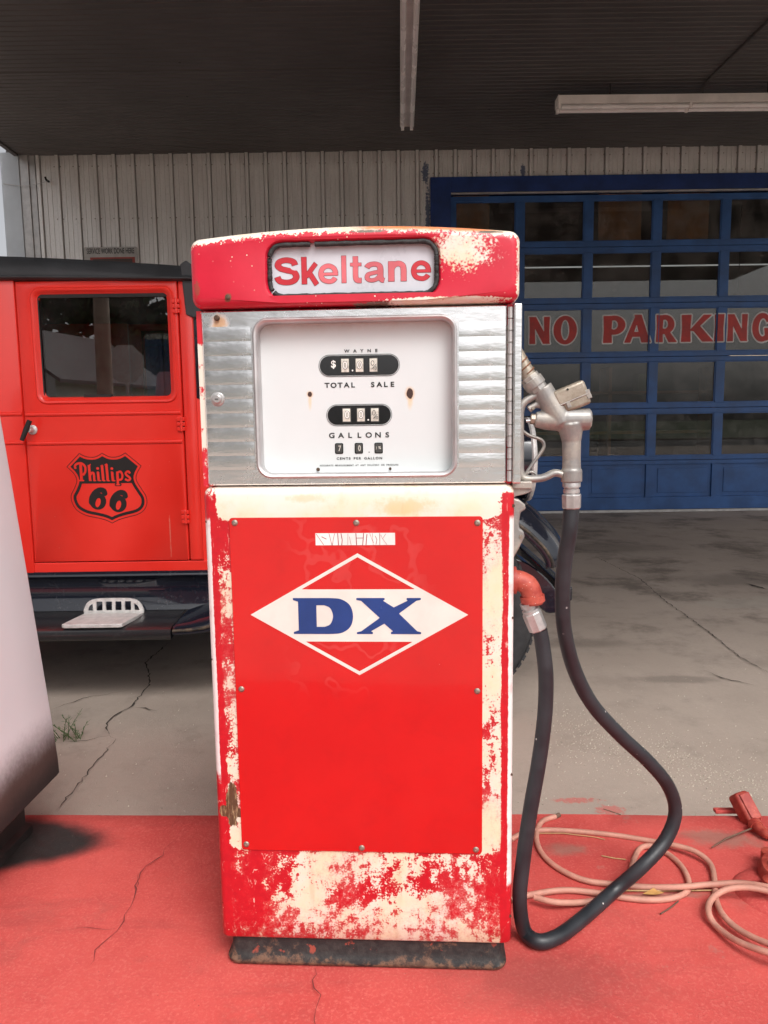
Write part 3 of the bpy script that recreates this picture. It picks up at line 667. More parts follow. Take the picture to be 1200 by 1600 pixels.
MB().box(-.6, .6, -.05, .05, .03, .10).build('housing', MT['lamp_white'], tl); MB().cyl((-.58, 0, .01), (.58, 0, .01), .018, 10).build('tube', em, tl)
MB().cyl((-.5, 0, .1), (-.5, 0, 2.24), .006, 6).cyl((.5, 0, .1), (.5, 0, 2.24), .006, 6).build('hanger', MT['dark'], tl)

# wall sign, only its top shows over the truck
sg = empty('service_sign', (-3.13, WY-.03, 2.735)); tag(sg, 'grey metal wall sign with black lettering above the truck roof', 'sign')
MB().prism(rrect(-.31, .31, 0, .46, .02, 4), lambda x, z: (x, -.006, z), lambda x, z: (x, .003, z)).build('sign_plate', plain('sign_plate_grey', (.42, .40, .38), .5), sg)
text_mb('SERVICE WORK DONE HERE', .085, 0, .415, lambda x, z: (x, -.0085, z), width=.55, bold=.012).build('lettering', MT['ink'], sg)
MB().box(-.24, .28, -.0085, -.007, .02, .345).build('sign_field', plain('sign_field_red', (.30, .05, .035), .5), sg)
MB().box(-.21, .25, -.0105, -.009, .05, .325).build('sign_field', plain('sign_field_dark', (.06, .035, .03), .5), sg)
# hook and thin wire near the corner
hk = empty('wall_hook', gy(75, 283, WY-.03)); tag(hk, 'small black hook with a thin wire near the wall corner', 'hook')
MB().tube([(0, .02, 0), (0, -.05, .0), (-.005, -.06, .03)], .012, 8).build('hook', MT['dark'], hk)
wp = [gy(x, y, WY-.06) - hk.location for x, y in ((75, 282), (65, 286), (50, 289), (30, 290), (5, 287))]
MB().tube(spline(wp, 4), .004, 6).build('wire', MT['galv'], hk)

# ================================================================== canopy
CZ, CF, CL, CR = 4.223, .75, -4.11, 8.0  # front edge is unseen, set by how much sky light it lets in
can = empty('canopy', (0, 0, CZ)); tag(can, 'dark ribbed canopy ceiling reaching out from the building', 'canopy')
cm_ = MB(); prof = []; y = CF
while y < WY-.02:
    prof += [(y, 0), (y+.055, 0), (y+.062, .010), (y+.068, .010)]; y += .075
prof += [(WY-.02, 0), (WY-.02, .25), (CF, .25)]
cm_.prism(prof, lambda a, b: (CL, a, b), lambda a, b: (CR, a, b)).build('ceiling', MT['ceiling'], can)
fa = MB().box(CL-.05, CL, CF-.05, WY-.05, -.02, .30); fa.build('fascia', MT['ceiling'], can, bev=.004)
for i, (dx, dz) in enumerate(((.05, .06), (.09, .14), (.13, .22))):
    MB().box(CL-.05-dx, CL-.005-dx, CF-.05, WY-.05, dz-.02, dz+.13).build('fascia_step', MT['ceiling'], can, bev=.004)
MB().box(CL, CR, CF-.05, CF, -.02, .30).build('fascia', MT['ceiling'], can)
for xx in (-.002,):  # fine seam across the boards
    MB().box(CL+.1, CR, 6.98, 6.992, -.006, .002).build('seam', MT['ceiling'], can)

def fluor(name, loc, rz, L, label):
    r_ = empty(name, loc, rz); tag(r_, label, 'lamp', 'fluorescent lights under the canopy')
    MB().prism([(-.070, .0), (.070, 0), (.062, .075), (-.062, .075)], lambda a, b: (0, a, b), lambda a, b: (L, a, b)).build('housing', MT['lamp_white'], r_, bev=.003)
    for s_ in (-1, 1):
        MB().cyl((.03, s_*.045, -.026), (L/2-.015, s_*.045, -.026), .019, 12).cyl((L/2+.015, s_*.045, -.026), (L-.03, s_*.045, -.026), .019, 12).build('tube', MT['tube'], r_, smooth=40)
        for xx in (0.0, L/2-.013, L-.026): MB().box(xx, xx+.026, s_*.045-.015, s_*.045+.015, -.05, .002).build('lamp_holder', MT['lamp_white'], r_, bev=.003)
    for xx in (-.004, L-.002): MB().box(xx, xx+.006, -.070, .070, -.01, .075).build('end_cap', MT['lamp_white'], r_)
    MB().cyl((L*.2, 0, .07), (L*.2, 0, CZ-loc[2]+.01), .006, 8).cyl((L*.8, 0, .07), (L*.8, 0, CZ-loc[2]+.01), .006, 8).build('hanger', MT['dark'], r_)
    return r_
fluor('fluorescent_light', (.285, 7.93, 4.09), R(-91.3), 2.45, 'unlit twin tube strip light running away from the viewer')
fluor('fluorescent_light', (1.66, 7.36, 4.03), R(.4), 2.45, 'unlit twin tube strip light running across above the garage door')
cd_ = tag(MB().tube([(3.03, 7.40, 4.10), (3.03, 7.42, 4.20), (3.03, 7.30, 4.214), (3.06, 6.2, 4.214), (3.08, 4.0, 4.214)], .011, 8).build('ceiling_conduit', MT['ceiling'], smooth=40), 'thin dark conduit on the canopy ceiling above the crosswise light', 'conduit')

# ================================================================== the main pump
pump = empty('gas_pump', (-.047, 1.3385, .10), R(-3.2)); tag(pump, 'weathered red and cream vintage gas pump in the centre', 'gas pump')
def rr_ring(x0, x1, y0, y1, r, z, nc=5): return [(x, y, z) for x, y in rrect(x0, x1, y0, y1, r, nc, 6)]
# lower body
bd = MB(); BX0, BX1 = -.2825, .2805
rs = [rr_ring(BX0+.004, BX1-.004, .004, .40, .010, .059)] + [rr_ring(BX0, BX1, 0, .404, .013, z) for z in [.064 + (.926-.064)*k/24 for k in range(25)]]
rs += [rr_ring(BX0+a, BX1-a, a, .404-a, max(.013-a*.3, .004), z) for a, z in ((.0012, .933), (.004, .939), (.008, .9425), (.013, .944))]
bd.rings(rs); bd.build('lower_cabinet', MT['body'], pump, smooth=50)
# base
def base_ring(a, z, r): return rr_ring(-.268-a, .264+a, .010-a, .395+a, r, z)
MB().rings([base_ring(.004, 0.0, .02), base_ring(.008, .004, .024), base_ring(.009, .010, .024), base_ring(.004, .016, .02), base_ring(0, .030, .016), base_ring(-.001, .060, .016)]).build('base_skirt', MT['base'], pump, smooth=50)
# upper cabinet behind the bezel
up = MB(); up.rings([rr_ring(-.281, .281, .036, .40, .012, z) for z in (.944, 1.05, 1.15, 1.2565)]); up.box(-.2815, -.2725, .006, .060, .9445, 1.256); up.box(.266, .275, .010, .06, .9445, 1.256) 
gU = NT('upper_cabinet_paint', .45); x_, y_, z_ = gU.xyz(); nU = gU.noise(45, 5, .7); nU2 = gU.noise(12, 5)
gU.col(gU.mix(gU.ss(gU.add(nU, gU.mul(nU2, .7), gU.ss(gU.m('ABSOLUTE', gU.m('SUBTRACT', z_, 1.11)), .06, .16, -.12, .14)), .82, .90), (0.74, 0.68, 0.58), (0.58, 0.016, 0.03)))
up.build('upper_cabinet', gU.mat, pump, smooth=50)
# header with the arched top and the sign opening
def hdr_ring(a, y, rr=.016):
    pts = rrect(-.2845+a, .2855-a, 1.2585+a, 1.374-a, rr, 5, 14); out = []
    for x, z in pts:
        t = (z-1.2585)/(1.374-1.2585); out.append((x, y, z + .017*(1-(x/.285)**2)*max(0, t)**1.2))
    return out
def hole_ring(y, a=0.0): return [(x, y, z) for x, z in rrect(-.1485-a, .1475+a, 1.2715-a, 1.3655+a, .026+a, 5, 14)]
hd = MB(); hd.rings([hdr_ring(.0, .395), hdr_ring(0, .005), hdr_ring(.0012, -.005), hdr_ring(.005, -.0115), hdr_ring(.011, -.0148), hdr_ring(.016, -.0155, .012), hole_ring(-.0157, .008), hole_ring(-.0145, .003), hole_ring(-.010, 0), hole_ring(.006, 0)], True, False)
hdo = hd.build('header', MT['header'], pump, smooth=35)
MB().prism(rrect(-.1495, .1485, 1.2705, 1.3665, .027, 5, 2), lambda x, z: (x, -.001, z), lambda x, z: (x, .004, z)).build('sign_panel', MT['sign_white'], hdo)
# perished gasket in separate lengths
gk = rrect(-.1445, .1435, 1.2755, 1.3615, .023, 8, 30); rnd = random.Random(5)
cuts = [0, 9, 17, 24, 30, 38, 70, 84, 101, 118, 131, len(gk)]
for a, b in zip(cuts[:-1], cuts[1:]):
    seg_ = [(gk[i % len(gk)][0], -.009 + rnd.uniform(-.0008, .0008), gk[i % len(gk)][1]) for i in range(a, b + (0 if rnd.random() < .5 else 1))]
    MB().tube(seg_, [.0042*rnd.uniform(.85, 1.12) for _ in seg_], 8, flat=1.0).build('gasket', MT['gasket'], hdo, smooth=60)
# Skeltane
def gl(kind):
    W_ = .228
    def f(X, Y):
        if kind == 'S': return s_line(X, Y, sp2([(.66, .70), (.60, .84), (.40, .90), (.20, .85), (.13, .72), (.22, .60), (.42, .53), (.62, .46), (.69, .29), (.60, .15), (.40, .10), (.18, .15), (.10, .31)]), W_*.95, True)
        if kind == 'k': return U(s_line(X, Y, [(.12, 0), (.12, 1)], W_, True), s_line(X, Y, [(.18, .27), (.58, .76)], W_*.86, True), s_line(X, Y, [(.30, .44), (.60, -.02)], W_*.95, True)) if True else 0
        if kind == 'e': return U(s_line(X, Y, sp2([(.60, .22), (.50, .11), (.36, .085), (.18, .16), (.11, .36), (.18, .56), (.36, .645), (.54, .56), (.61, .38)]), W_*.82, True), s_line(X, Y, [(.14, .35), (.695, .35)], W_*.58, True))
        if kind == 'l': return s_line(X, Y, [(.12, 0), (.12, 1)], W_, True)
        if kind == 't': return U(s_line(X, Y, sp2([(.20, .96), (.20, .60), (.20, .22), (.25, .10), (.42, .085)]), W_*.92, True), s_line(X, Y, [(.0, .66), (.42, .66)], W_*.62, True))
        if kind == 'a': return U(s_line(X, Y, sp2([(.10, .52), (.18, .62), (.34, .655), (.48, .60), (.52, .46), (.52, .20), (.56, .09), (.64, .06)]), W_*.86, True), s_line(X, Y, sp2([(.52, .38), (.30, .34), (.14, .28), (.12, .14), (.24, .075), (.40, .12), (.52, .26)]), W_*.72))
        if kind == 'n': return U(s_line(X, Y, [(.12, 0), (.12, .74)], W_, True), s_line(X, Y, sp2([(.14, .48), (.22, .60), (.36, .645), (.49, .58), (.53, .42), (.53, .2), (.53, 0)]), W_*.94, True))
    return f
sk = [('S', 427, 467, .78, 'sign_red'), ('k', 470, 499, .70, 'sign_red'), ('e', 496, 530, .72, 'sign_pink'), ('l', 533, 542, .24, 'sign_pink'), ('t', 547, 566, .43, 'sign_pink'), ('a', 568, 603, .68, 'sign_pink'), ('n', 606, 636, .64, 'sign_pink'), ('e', 641, 675, .72, 'sign_red')]
def lx(px): return -.149 + (px-418)/268*.297
for ch, a, b, wd, mt in sk:
    xa, xb = lx(a), lx(b); s_ = (xb-xa)/wd; fn = gl(ch); H_ = .0470; zb_ = 1.2955 + (.0022*(a-428)/250)
    for nm, off, yy, mm in (('letter_outline', .0002, -.0014, 'sign_line'), ('letter', .0007, -.0017, mt)):
        mb = sdf_mb(lambda X, Y: fn((X-xa)/s_, (Y-zb_)/H_)*min(s_, H_) + off, xa-.003, xb+.004, zb_-.004, zb_+H_+.004, .0006, lambda u, v: (u, yy, v))
        mb.build(nm, MT[mm], hdo)
MB().lathe([(.0045, 0), (.0045, .002), (.002, .003)], (-.218, -.0155, 1.275), (0, -1, 0), 10).build('screw', MT['rust'], hdo)

# aluminium bezel: plate with rounded opening
BZ0, BZ1, BXA, BXB = .9465, 1.2545, -.2715, .2645
OP = (-.176, .173, .9635, 1.2355)
bz = MB()
def oring(y, a=0.0, r=.022): return [(x, y, z) for x, z in rrect(OP[0]-a, OP[1]+a, OP[2]-a, OP[3]+a, r+a, 6, 6)]
def bring(y, a=0.0, r=.003): return [(x, y, z) for x, z in rrect(BXA+a, BXB-a, BZ0+a, BZ1-a, r, 6, 6)]
bz.rings([bring(.012), bring(.004, 0), bring(.002, .002), oring(.002, .006)], False, False)
MT['alu2'] = mat_alu('dull_aluminium', .26)
bzo = bz.build('bezel', MT['alu2'], pump, smooth=35)
tr2 = MB().rings([oring(.003, .0062), oring(-.0015, .0050), oring(-.0032, .002), oring(-.002, -.0008), oring(.0, -.0028), oring(.028, -.003)], False, False)
tr2.build('opening_trim', plain('brushed_trim', (.55, .54, .54), .5, .85, .1, 20), bzo, smooth=50)
def ridge(x0, x1, z0, z1):
    mb = MB(); nu, nv = 14, 20; vs = []; fs = []
    for j in range(nv+1):
        v = j/nv
        for i in range(nu+1):
            u = i/nu; e = min(u, 1-u)*(x1-x0); tp = min(1, e/.007); tp = tp*tp*(3-2*tp)
            hh = .0009*float(np.interp(v, (0, .08, .2, .35, .5, .65, .8, .92, 1), (.62, .80, .95, 1.0, .98, .90, .74, .52, .36))) * (1 + .08*math.sin(u*4+z0*90))
            vs.append((x0+(x1-x0)*u, .0016 - hh*(.70+.30*tp), z0+(z1-z0)*v))
    for j in range(nv):
        for i in range(nu): fs.append((j*(nu+1)+i, j*(nu+1)+i+1, (j+1)*(nu+1)+i+1, (j+1)*(nu+1)+i))
    return mb.add(vs, fs)
NR = 10; ZR0, ZR1 = .9745, 1.2275; hR = (ZR1-ZR0)/NR
rl = ridge(-.269, -.1845, 0, hR-.0003).build('ridge', MT['alu'], bzo, smooth=60); rl.location = (0, 0, ZR0)
rrg = ridge(.1815, .262, 0, hR-.0003).build('ridge', MT['alu'], bzo, smooth=60); rrg.location = (0, 0, ZR0)
for k in range(1, NR):
    inst(rl, 'ridge', bzo, (0, 0, ZR0+hR*k)); inst(rrg, 'ridge', bzo, (0, 0, ZR0+hR*k))
lk = MB().lathe([(.0125, .004), (.0125, -.0005), (.011, -.003), (.0085, -.0035), (.0080, -.006), (.0062, -.0075), (0.0, -.0076)], (-.2475, 0, 1.101), (0, 1, 0), 28, False).build('lock', MT['cast2'], bzo, smooth=30)
MB().box(-.2505, -.2445, -.0084, -.0076, 1.1002, 1.1018).build('keyhole', MT['ink'], lk)
MB().lathe([(.0052, 0), (.0050, .003), (.003, .004)], (-.243, .0, 1.2425), (0, -1, 0), 12).build('screw', MT['rust'], bzo)
# dial face, set back
dl = MB().box(OP[0]-.01, OP[1]+.01, .027, .031, OP[2]-.01, OP[3]+.012)
dial = dl.build('dial_face', MT['dial'], pump)
DY = .027
def dp(off): return lambda x, z: (x, DY-off, z)
for body, size, x, z, wd, bo in (('W A Y N E', .0075, .008, 1.1835, .060, .035), ('TOTAL SALE', .0122, .005, 1.1235, .118, .030), ('GALLONS', .0130, .003, 1.0335, .101, .026), ('CENTS PER GALLON', .0058, .002, .9915, .083, .03), ('ACCURATE MEASUREMENT AT ANY DELIVERY OR PRESSURE', .0042, .001, .9790, .144, .02)):
    if body in ('TOTAL SALE', 'GALLONS'):
        # widely spaced capitals, one by one
        ws = {'TOTAL SALE': 'TOTAL  SALE', 'GALLONS': 'GALLONS'}[body]; n_ = len(ws); mb = MB()
        for i, ch in enumerate(ws):
            if ch == ' ': continue
            t_ = text_mb(ch, size, x - wd/2 + wd*i/(n_-1), z, dp(.0006), bold=bo, sx=1.15); mb.add(t_.v, t_.f)
        mb.build('lettering', MT['ink'], dial)
    else:
        t_ = text_mb(body, size, x, z, dp(.0006), bold=bo, width=wd, spacing=1.35 if len(body) > 12 else 1.6, word=1.8 if len(body) > 12 else .8); t_.build('lettering', MT['ink'], dial)
def stadium(x0, x1, z0, z1): return rrect(x0, x1, z0, z1, (z1-z0)/2-.0001, 12, 1)
def counter(x0, x1, z0, z1, digs, dollar, dot, chars):
    def sd_(a, y): return [(x, y, z) for x, z in stadium(x0-a, x1+a, z0-a, z1+a)]
    MB().rings([sd_(.0020, DY-.0004), sd_(.0016, DY-.0010), sd_(.0012, DY-.0004)], False, False).build('window_ring', MT['ink'], dial)
    cw = MB().rings([sd_(0, DY-.0002), sd_(-.0006, DY-.0012)], False, True).build('counter_window', MT['counter'], dial)
    zc = (z0+z1)/2; hh = (z1-z0)*.36
    for i, xc in enumerate(digs):
        MB().prism(rrect(xc-.0088, xc+.0088, zc-hh-.0016, zc+hh+.0016, .002, 4), lambda x, z: (x, DY-.0016, z), lambda x, z: (x, DY-.0012, z)).build('digit_frame', MT['ink'], cw)
        # curved wheel face
        rs_ = []
        for k in range(9):
            t = -1+2*k/8; rs_.append([(xc-.0068, DY-.0018-.0012*math.cos(t*1.2), zc+hh*.93*t), (xc+.0068, DY-.0018-.0012*math.cos(t*1.2), zc+hh*.93*t)])
        MB().rings(rs_, False, False, closed=False).build('digit_wheel', MT['digit'], cw, smooth=60)
        dx, ch = chars[i]
        if ch == '0':
            for nm, w_, mm, yo in (('digit_outline', .0034, 'gasket', .0034), ('digit', .0020, 'white', .0037)):
                sdf_mb(lambda X, Y: np.abs(s_ell(X, Y, xc+dx, zc+.0005, .0031, .0056)) - w_/2, xc+dx-.007, xc+dx+.007, zc-.009, zc+.009, .0004, lambda u, v: (u, DY-yo, v)).build(nm, MT[mm], cw)
        else:
            for nm, w_, mm, yo in (('digit', .0009, 'gasket', .0034),):
                sdf_mb(lambda X, Y: U(np.abs(s_ell(X, Y, xc-.0015, zc+.0035, .0026, .0042))-w_/2, s_line(X, Y, [(xc-.003, zc-.007), (xc+.0045, zc+.001)], w_), np.abs(s_ell(X, Y, xc+.004, zc-.0055, .0014, .0024))-w_/2, s_line(X, Y, [(xc+.0005, zc-.008), (xc+.0005, zc-.003)], w_)), xc-.0068, xc+.0068, zc-.010, zc+.010, .0004, lambda u, v: (u, DY-yo, v)).build(nm, MT[mm], cw)
    MB().lathe([(.0015, 0), (.0012, .0004)], (dot, DY-.0014, z0+(z1-z0)*.24), (0, -1, 0), 10).build('decimal_point', MT['white'], cw)
    if dollar is not None: text_mb('$', .0175, dollar, zc+.002, lambda x, z: (x, DY-.0018, z), bold=.022).build('dollar_sign', MT['white'], cw)
counter(-.0665, .0755, 1.1405, 1.1755, (-.0205, .0055, .0305), -.0415, -.0075, ((0, '0'), (0, '0'), (0, '%')))
counter(-.0545, .0605, 1.0525, 1.0870, (-.0195, .0065, .0315), None, .0195, ((.001, '0'), (0, '0'), (0, '%')))
for xc, ch in ((-.0345, '7'), (.0015, '0'), (.0375, 'k')):
    cw = MB().prism(rrect(xc-.0076, xc+.0076, 1.0000, 1.0195, .0025, 4), lambda x, z: (x, DY-.0009, z), lambda x, z: (x, DY-.0002, z)).build('price_window', MT['counter'], dial)
    MB().rings([[(x, DY-.0012, z) for x, z in rrect(xc-.0060, xc+.0060, 1.0018, 1.0177, .0015, 3)], [(x, DY-.0014, z) for x, z in rrect(xc-.0055, xc+.0055, 1.0022, 1.0173, .0015, 3)]], False, True).build('price_wheel', plain('price_wheel', (.05, .05, .048), .4), cw)
    if ch in '70': text_mb(ch, .0140, xc+.0012, 1.0100, lambda x, z: (x, DY-.0018, z), bold=.02, sx=.72).build('digit', MT['digit'], cw)
    else:
        text_mb('%', .0070, xc+.002, 1.0105, lambda x, z: (x, DY-.0018, z), bold=.02).build('digit', MT['digit'], cw)
        text_mb(')', .0075, xc-.0045, 1.0100, lambda x, z: (x, DY-.0018, z)).build('digit', MT['digit'], cw)
MB().lathe([(.0011, 0), (.0009, .0004)], (.0200, DY-.0001, 1.0025), (0, -1, 0), 10).build('decimal_point', MT['ink'], dial)
for xc, r_ in ((-.074, .0035), (.058, .0026)):
    MB().lathe([(r_, 0), (r_*.9, .002), (r_*.5, .003)], (xc, DY, .972), (0, -1, 0), 10).build('screw', MT['rust'], dial)
# piano hinge and post at the right of the bezel
nk = 15
kn = MB().cyl((0, 0, 0), (0, 0, (1.2525-.949)/nk-.0016), .0042, 12).build('hinge_knuckle', MT['galv'], pump, smooth=40); kn.location = (.2705, .004, .949)
for i in range(1, nk): inst(kn, 'hinge_knuckle', pump, (.2705, .004, .949+(1.2525-.949)/nk*i))
MB().box(.2758, .2905, -.002, .30, .9445, 1.2570).build('side_post', MT['alu'], pump, bev=.003, seg=3)
# lower front panel with its emblem
pnl = MB().prism(rrect(-.2350, .2235, .2450, .8875, .006, 4), lambda x, z: (x, -.0030, z), lambda x, z: (x, .001, z)).build('front_panel', MT['panel'], pump, bev=.0006)
PY = -.0030
dcx, dcz, dhw, dhh = -.002, .7075, .1995, .1140
def dia(a): 
    k = a*math.hypot(dhw, dhh)
    return (dhw - k/dhh, dhh - k/dhw)
def emblem(X, Y):
    q = (np.abs(X-dcx)*dhh + np.abs(Y-dcz)*dhw - dhw*dhh)/math.hypot(dhw, dhh)
    rim = SUB(q, q + .0062); band = np.maximum(q, np.abs(Y-.7060)-.0490); return U(rim, band)
sdf_mb(emblem, dcx-.203, dcx+.203, dcz-.118, dcz+.118, .0012, lambda u, v: (u, PY-.0005, v)).build('diamond_emblem', MT['cream_print'], pnl)
def dxl(X, Y):
    x = (X+.122)/.110; z = (Y-.6715)/.0675           # D in a unit box
    s = .0675
    def P(a): return [(p*.110-.122, q*s+.6715) for p, q in a]
    bowl = sp2([(.60, 1), (.80, .97), (.95, .80), (1.0, .5), (.95, .20), (.80, .03), (.60, 0)], 5)
    D_ = U(s_poly(X, Y, P([(.08, 1)] + bowl + [(.08, 0), (.0, 0), (.0, .055), (.085, .10), (.085, .90), (.0, .945), (.0, 1)])))
    hole = s_poly(X, Y, P([(.39, .80)] + sp2([(.52, .80), (.62, .72), (.665, .5), (.62, .28), (.52, .20)], 4) + [(.39, .20)]))
    x0, w_ = -.0055, .1175
    def Q(a): return [(p*w_+x0, q*s+.6715) for p, q in a]
    X1 = s_poly(X, Y, Q([(.0, 1), (.44, 1), (.44, .945), (.41, .93), (.58, .74), (.80, .93), (.78, .945), (.78, 1), (1.0, 1), (1.0, .95), (.93, .92), (.66, .57), (.94, .08), (1.0, .055), (1.0, 0), (.53, 0), (.53, .055), (.565, .075), (.43, .29), (.22, .075), (.25, .055), (.25, 0), (.0, 0), (.0, .05), (.07, .08), (.36, .45), (.075, .92), (.0, .945)]))
    return U(SUB(D_, hole), X1)
sdf_mb(dxl, -.124, .114, .669, .741, .0008, lambda u, v: (u, PY-.0010, v)).build('emblem_lettering', MT['blue_print'], pnl)
# cracked white tape above the emblem
tp = MB().box(-.0775, .0665, PY-.0006, PY+.0001, .8365, .8585).build('tape_strip', MT['white'], pnl)
rnd = random.Random(11)
ck = [[(-.076, .857), (-.070, .848), (-.063, .8375)], [(-.066, .852), (-.058, .848)], [(-.053, .8585), (-.051, .850), (-.048, .837)], [(-.0425, .858), (-.045, .848), (-.047, .837)], [(-.037, .858), (-.036, .837)], [(-.031, .858), (-.029, .846), (-.030, .837)], [(-.0185, .858), (-.019, .837)], [(-.016, .852), (-.013, .837)], [(-.004, .858), (-.003, .837)], [(-.003, .8495), (.0085, .8495)], [(.010, .858), (.008, .837)], [(.016, .856), (.014, .837)], [(.021, .858), (.025, .846), (.028, .841)], [(.026, .858), (.027, .837)], [(.031, .853), (.034, .846), (.032, .838)], [(.039, .858), (.039, .837)], [(.041, .855), (.044, .848), (.052, .837)], [(.050, .857), (.044, .848)]]
mb = MB()
for i, c in enumerate(ck):
    wd = rnd.choice((.0006, .0009, .0014)); t_ = sdf_mb(lambda X, Y: s_line(X, Y, c, wd), min(p[0] for p in c)-.002, max(p[0] for p in c)+.002, .8366, .8584, .0004, lambda u, v: (u, PY-.0008-.00002*i, v)); mb.add(t_.v, t_.f)
mb.build('tape_crack', plain('crack_red', (.30, .03, .05), .5), pnl)
scw = MB().lathe([(.0058, 0), (.0056, .0010), (.0042, .0022), (.0018, .0024), (.0012, .0012), (0, .0012)], (0, 0, 0), (0, -1, 0), 14, False).build('panel_screw', MT['screw'], pnl, smooth=40)
spots = [(-.2245, .8785), (-.003, .8770), (.2140, .8755), (-.2240, .5650), (.2140, .5640), (-.2260, .2565), (-.004, .2530), (.2120, .2535)]
scw.location = (spots[0][0], PY, spots[0][1])
for i, (a, b) in enumerate(spots[1:]):
    inst(scw, 'panel_screw', pnl, (a, PY, b))
for (a, b, r_) in ((.278, .905, .003), (.2785, .40, .0022), (.2785, .70, .002), (.277, .115, .003), (-.279, .62, .002), (-.279, .88, .002), (-.2775, .13, .002)):
    MB().lathe([(r_, -.002), (r_, .0006)], (a, .004, b), (0, -1, 0), 10).build('rivet_hole', MT['rust'], pump)

# nozzle rest brackets and hose outlet on the right flank, behind the front edge
nb = MB().box(.281, .318, .050, .110, .931, .944); nb.prism(sp2([(.283, .932), (.317, .932), (.312, .923), (.290, .917), (.283, .915)], 3, True), lambda a, b: (a, .055, b), lambda a, b: (a, .105, b))
nb.build('nozzle_rest', MT['cast'], pump, bev=.003)
MB().prism([(.281, .914), (.294, .911), (.305, .902), (.307, .893), (.297, .887), (.294, .865), (.296, .856), (.303, .852), (.305, .842), (.294, .818), (.281, .795)], lambda a, b: (a, .050, b), lambda a, b: (a, .078, b)).build('nozzle_bracket', MT['cast'], pump, smooth=40, bev=.003)
MB().lathe([(.004, 0), (.0035, .002)], (.298, .050, .842), (0, -1, 0), 10).build('bolt', MT['screw'], pump)
ho = MB().tube(spline([(.275, .085, .752), (.296, .085, .752), (.316, .085, .742), (.3245, .085, .722), (.327, .085, .706)], 4), [.019]*4+[.020]*5+[.020]*5+[.019]*3, 18).lathe([(.0235, 0), (.0235, .012)], (.3245, .085, .722), (.15, 0, -1), 18).lathe([(.0265, 0), (.0265, .012)], (.2815, .085, .752), (1, 0, 0), 18)
ho.build('hose_outlet', MT['redcast'], pump, smooth=50)

# ================================================================== nozzle
PMX = Matrix.Translation(pump.location) @ Matrix.Rotation(R(-3.2), 4, 'Z')
nrm = PMX.to_3x3() @ Vector((0, 1, 0)); NP0 = PMX @ Vector((0, .08, 0))
def np_(x, y, dy=0.0):                                 # a measured point on the upright plane the nozzle hangs in
    d = ray(x, y); t = (NP0 + nrm*dy - c_o).dot(nrm)/d.dot(nrm); return c_o + d*t
noz = empty('fuel_nozzle', np_(893, 700)); tag(noz, 'grey cast fuel nozzle hanging on the right side of the pump', 'fuel nozzle')
def N(x, y, dy=0.0): return np_(x, y, dy) - noz.location
px = (np_(900, 700) - np_(800, 700)).length/100        # metres per photo pixel there
def remesh(o, vs=.0016, it=3):
    r_ = o.modifiers.new('remesh', 'REMESH'); r_.mode = 'VOXEL'; r_.voxel_size = vs; r_.use_smooth_shade = True
    s_ = o.modifiers.new('smooth', 'SMOOTH'); s_.factor = .5; s_.iterations = it
nbm = MB()
nbm.tube([N(846, 606), N(862, 634), N(878, 660)], [16.5*px, 17.5*px, 19*px], 20)                    # slanting neck
nbm.tube([N(836, 655), N(850, 657), N(885, 656), N(921, 655)], [12*px, 14.5*px, 19*px, 17*px], 20)   # valve chamber
nbm.tube([N(891, 662), N(893, 690), N(893, 718), N(893, 738)], [21*px, 14.8*px, 14*px, 15*px], 20)
nbm.tube([N(893, 734), N(893, 753)], 16.5*px, 20)
nbm.tube([N(879, 742), N(884, 742)], 8*px, 10)
nbm.tube([N(835, 622), N(852, 614)], 8*px, 10); nbm.tube([N(826, 640), N(836, 633), N(850, 634)], [6.5*px, 5*px, 5*px], 12)
nb_o = nbm.build('nozzle_body', MT['cast'], noz, smooth=60); remesh(nb_o)
ld = MB(); a, b = N(868, 632), N(916, 612); ax = (b-a).normalized(); ay = nrm; az = ax.cross(ay).normalized()
if az.z < 0: az = -az
ld.obox((a+b)/2 + az*7*px, ax, ay, az, 26*px, 15*px, 13*px); ld.obox((a+b)/2 - az*9*px + ax*4*px, ax, ay, az, 21*px, 14*px, 10*px)
lo = ld.build('valve_cover', MT['brass'], noz, smooth=60, bev=5*px, seg=3)
ln = MB().tube([a - az*3*px - nrm*14*px + ax*4*px, b - az*3*px - nrm*14*px], 1.5*px, 8); ln.obox(b - az*4*px - nrm*10*px - ax*1*px, ax, ay, az, 3.5*px, 5*px, 7*px); ln.obox(a - az*7*px - nrm*12*px + ax*16*px, ax, ay, az, 3*px, 4*px, 5*px)
ln.build('cover_clip', MT['cast'], noz, bev=1*px)
MB().lathe([(1.8*px, 0), (1.8*px, 1*px)], N(884, 609) - nrm*15*px, -nrm, 10).build('cover_hole', MT['ink'], noz)
cn = MB().tube([N(826, 588), N(842, 610)], 15.5*px, 8); cn.tube([N(830, 593), N(838, 604)], 17*px, 24); cn.build('spout_nut', MT['cast'], noz, bev=.8*px)
spn = MB().tube([N(795, 527, .01), N(806, 548, .005), N(818, 571), N(829, 592)], [9*px, 10*px, 11*px, 12*px], 20); spn.build('spout', MT['brass'], noz, smooth=60)
cw_ = MB()
c0, c1 = N(812, 562), N(829, 588); u1 = (c1-c0).normalized(); u2 = nrm; u3 = u1.cross(u2)
cw_.tube([c0.lerp(c1, k/40) + (u2*math.cos(k*.5) + u3*math.sin(k*.5))*(11.2*px) for k in range(41)], 1.3*px, 6); cw_.build('spout_spring', plain('rusty_spring', (.20, .09, .05), .6, .5), noz, smooth=60)
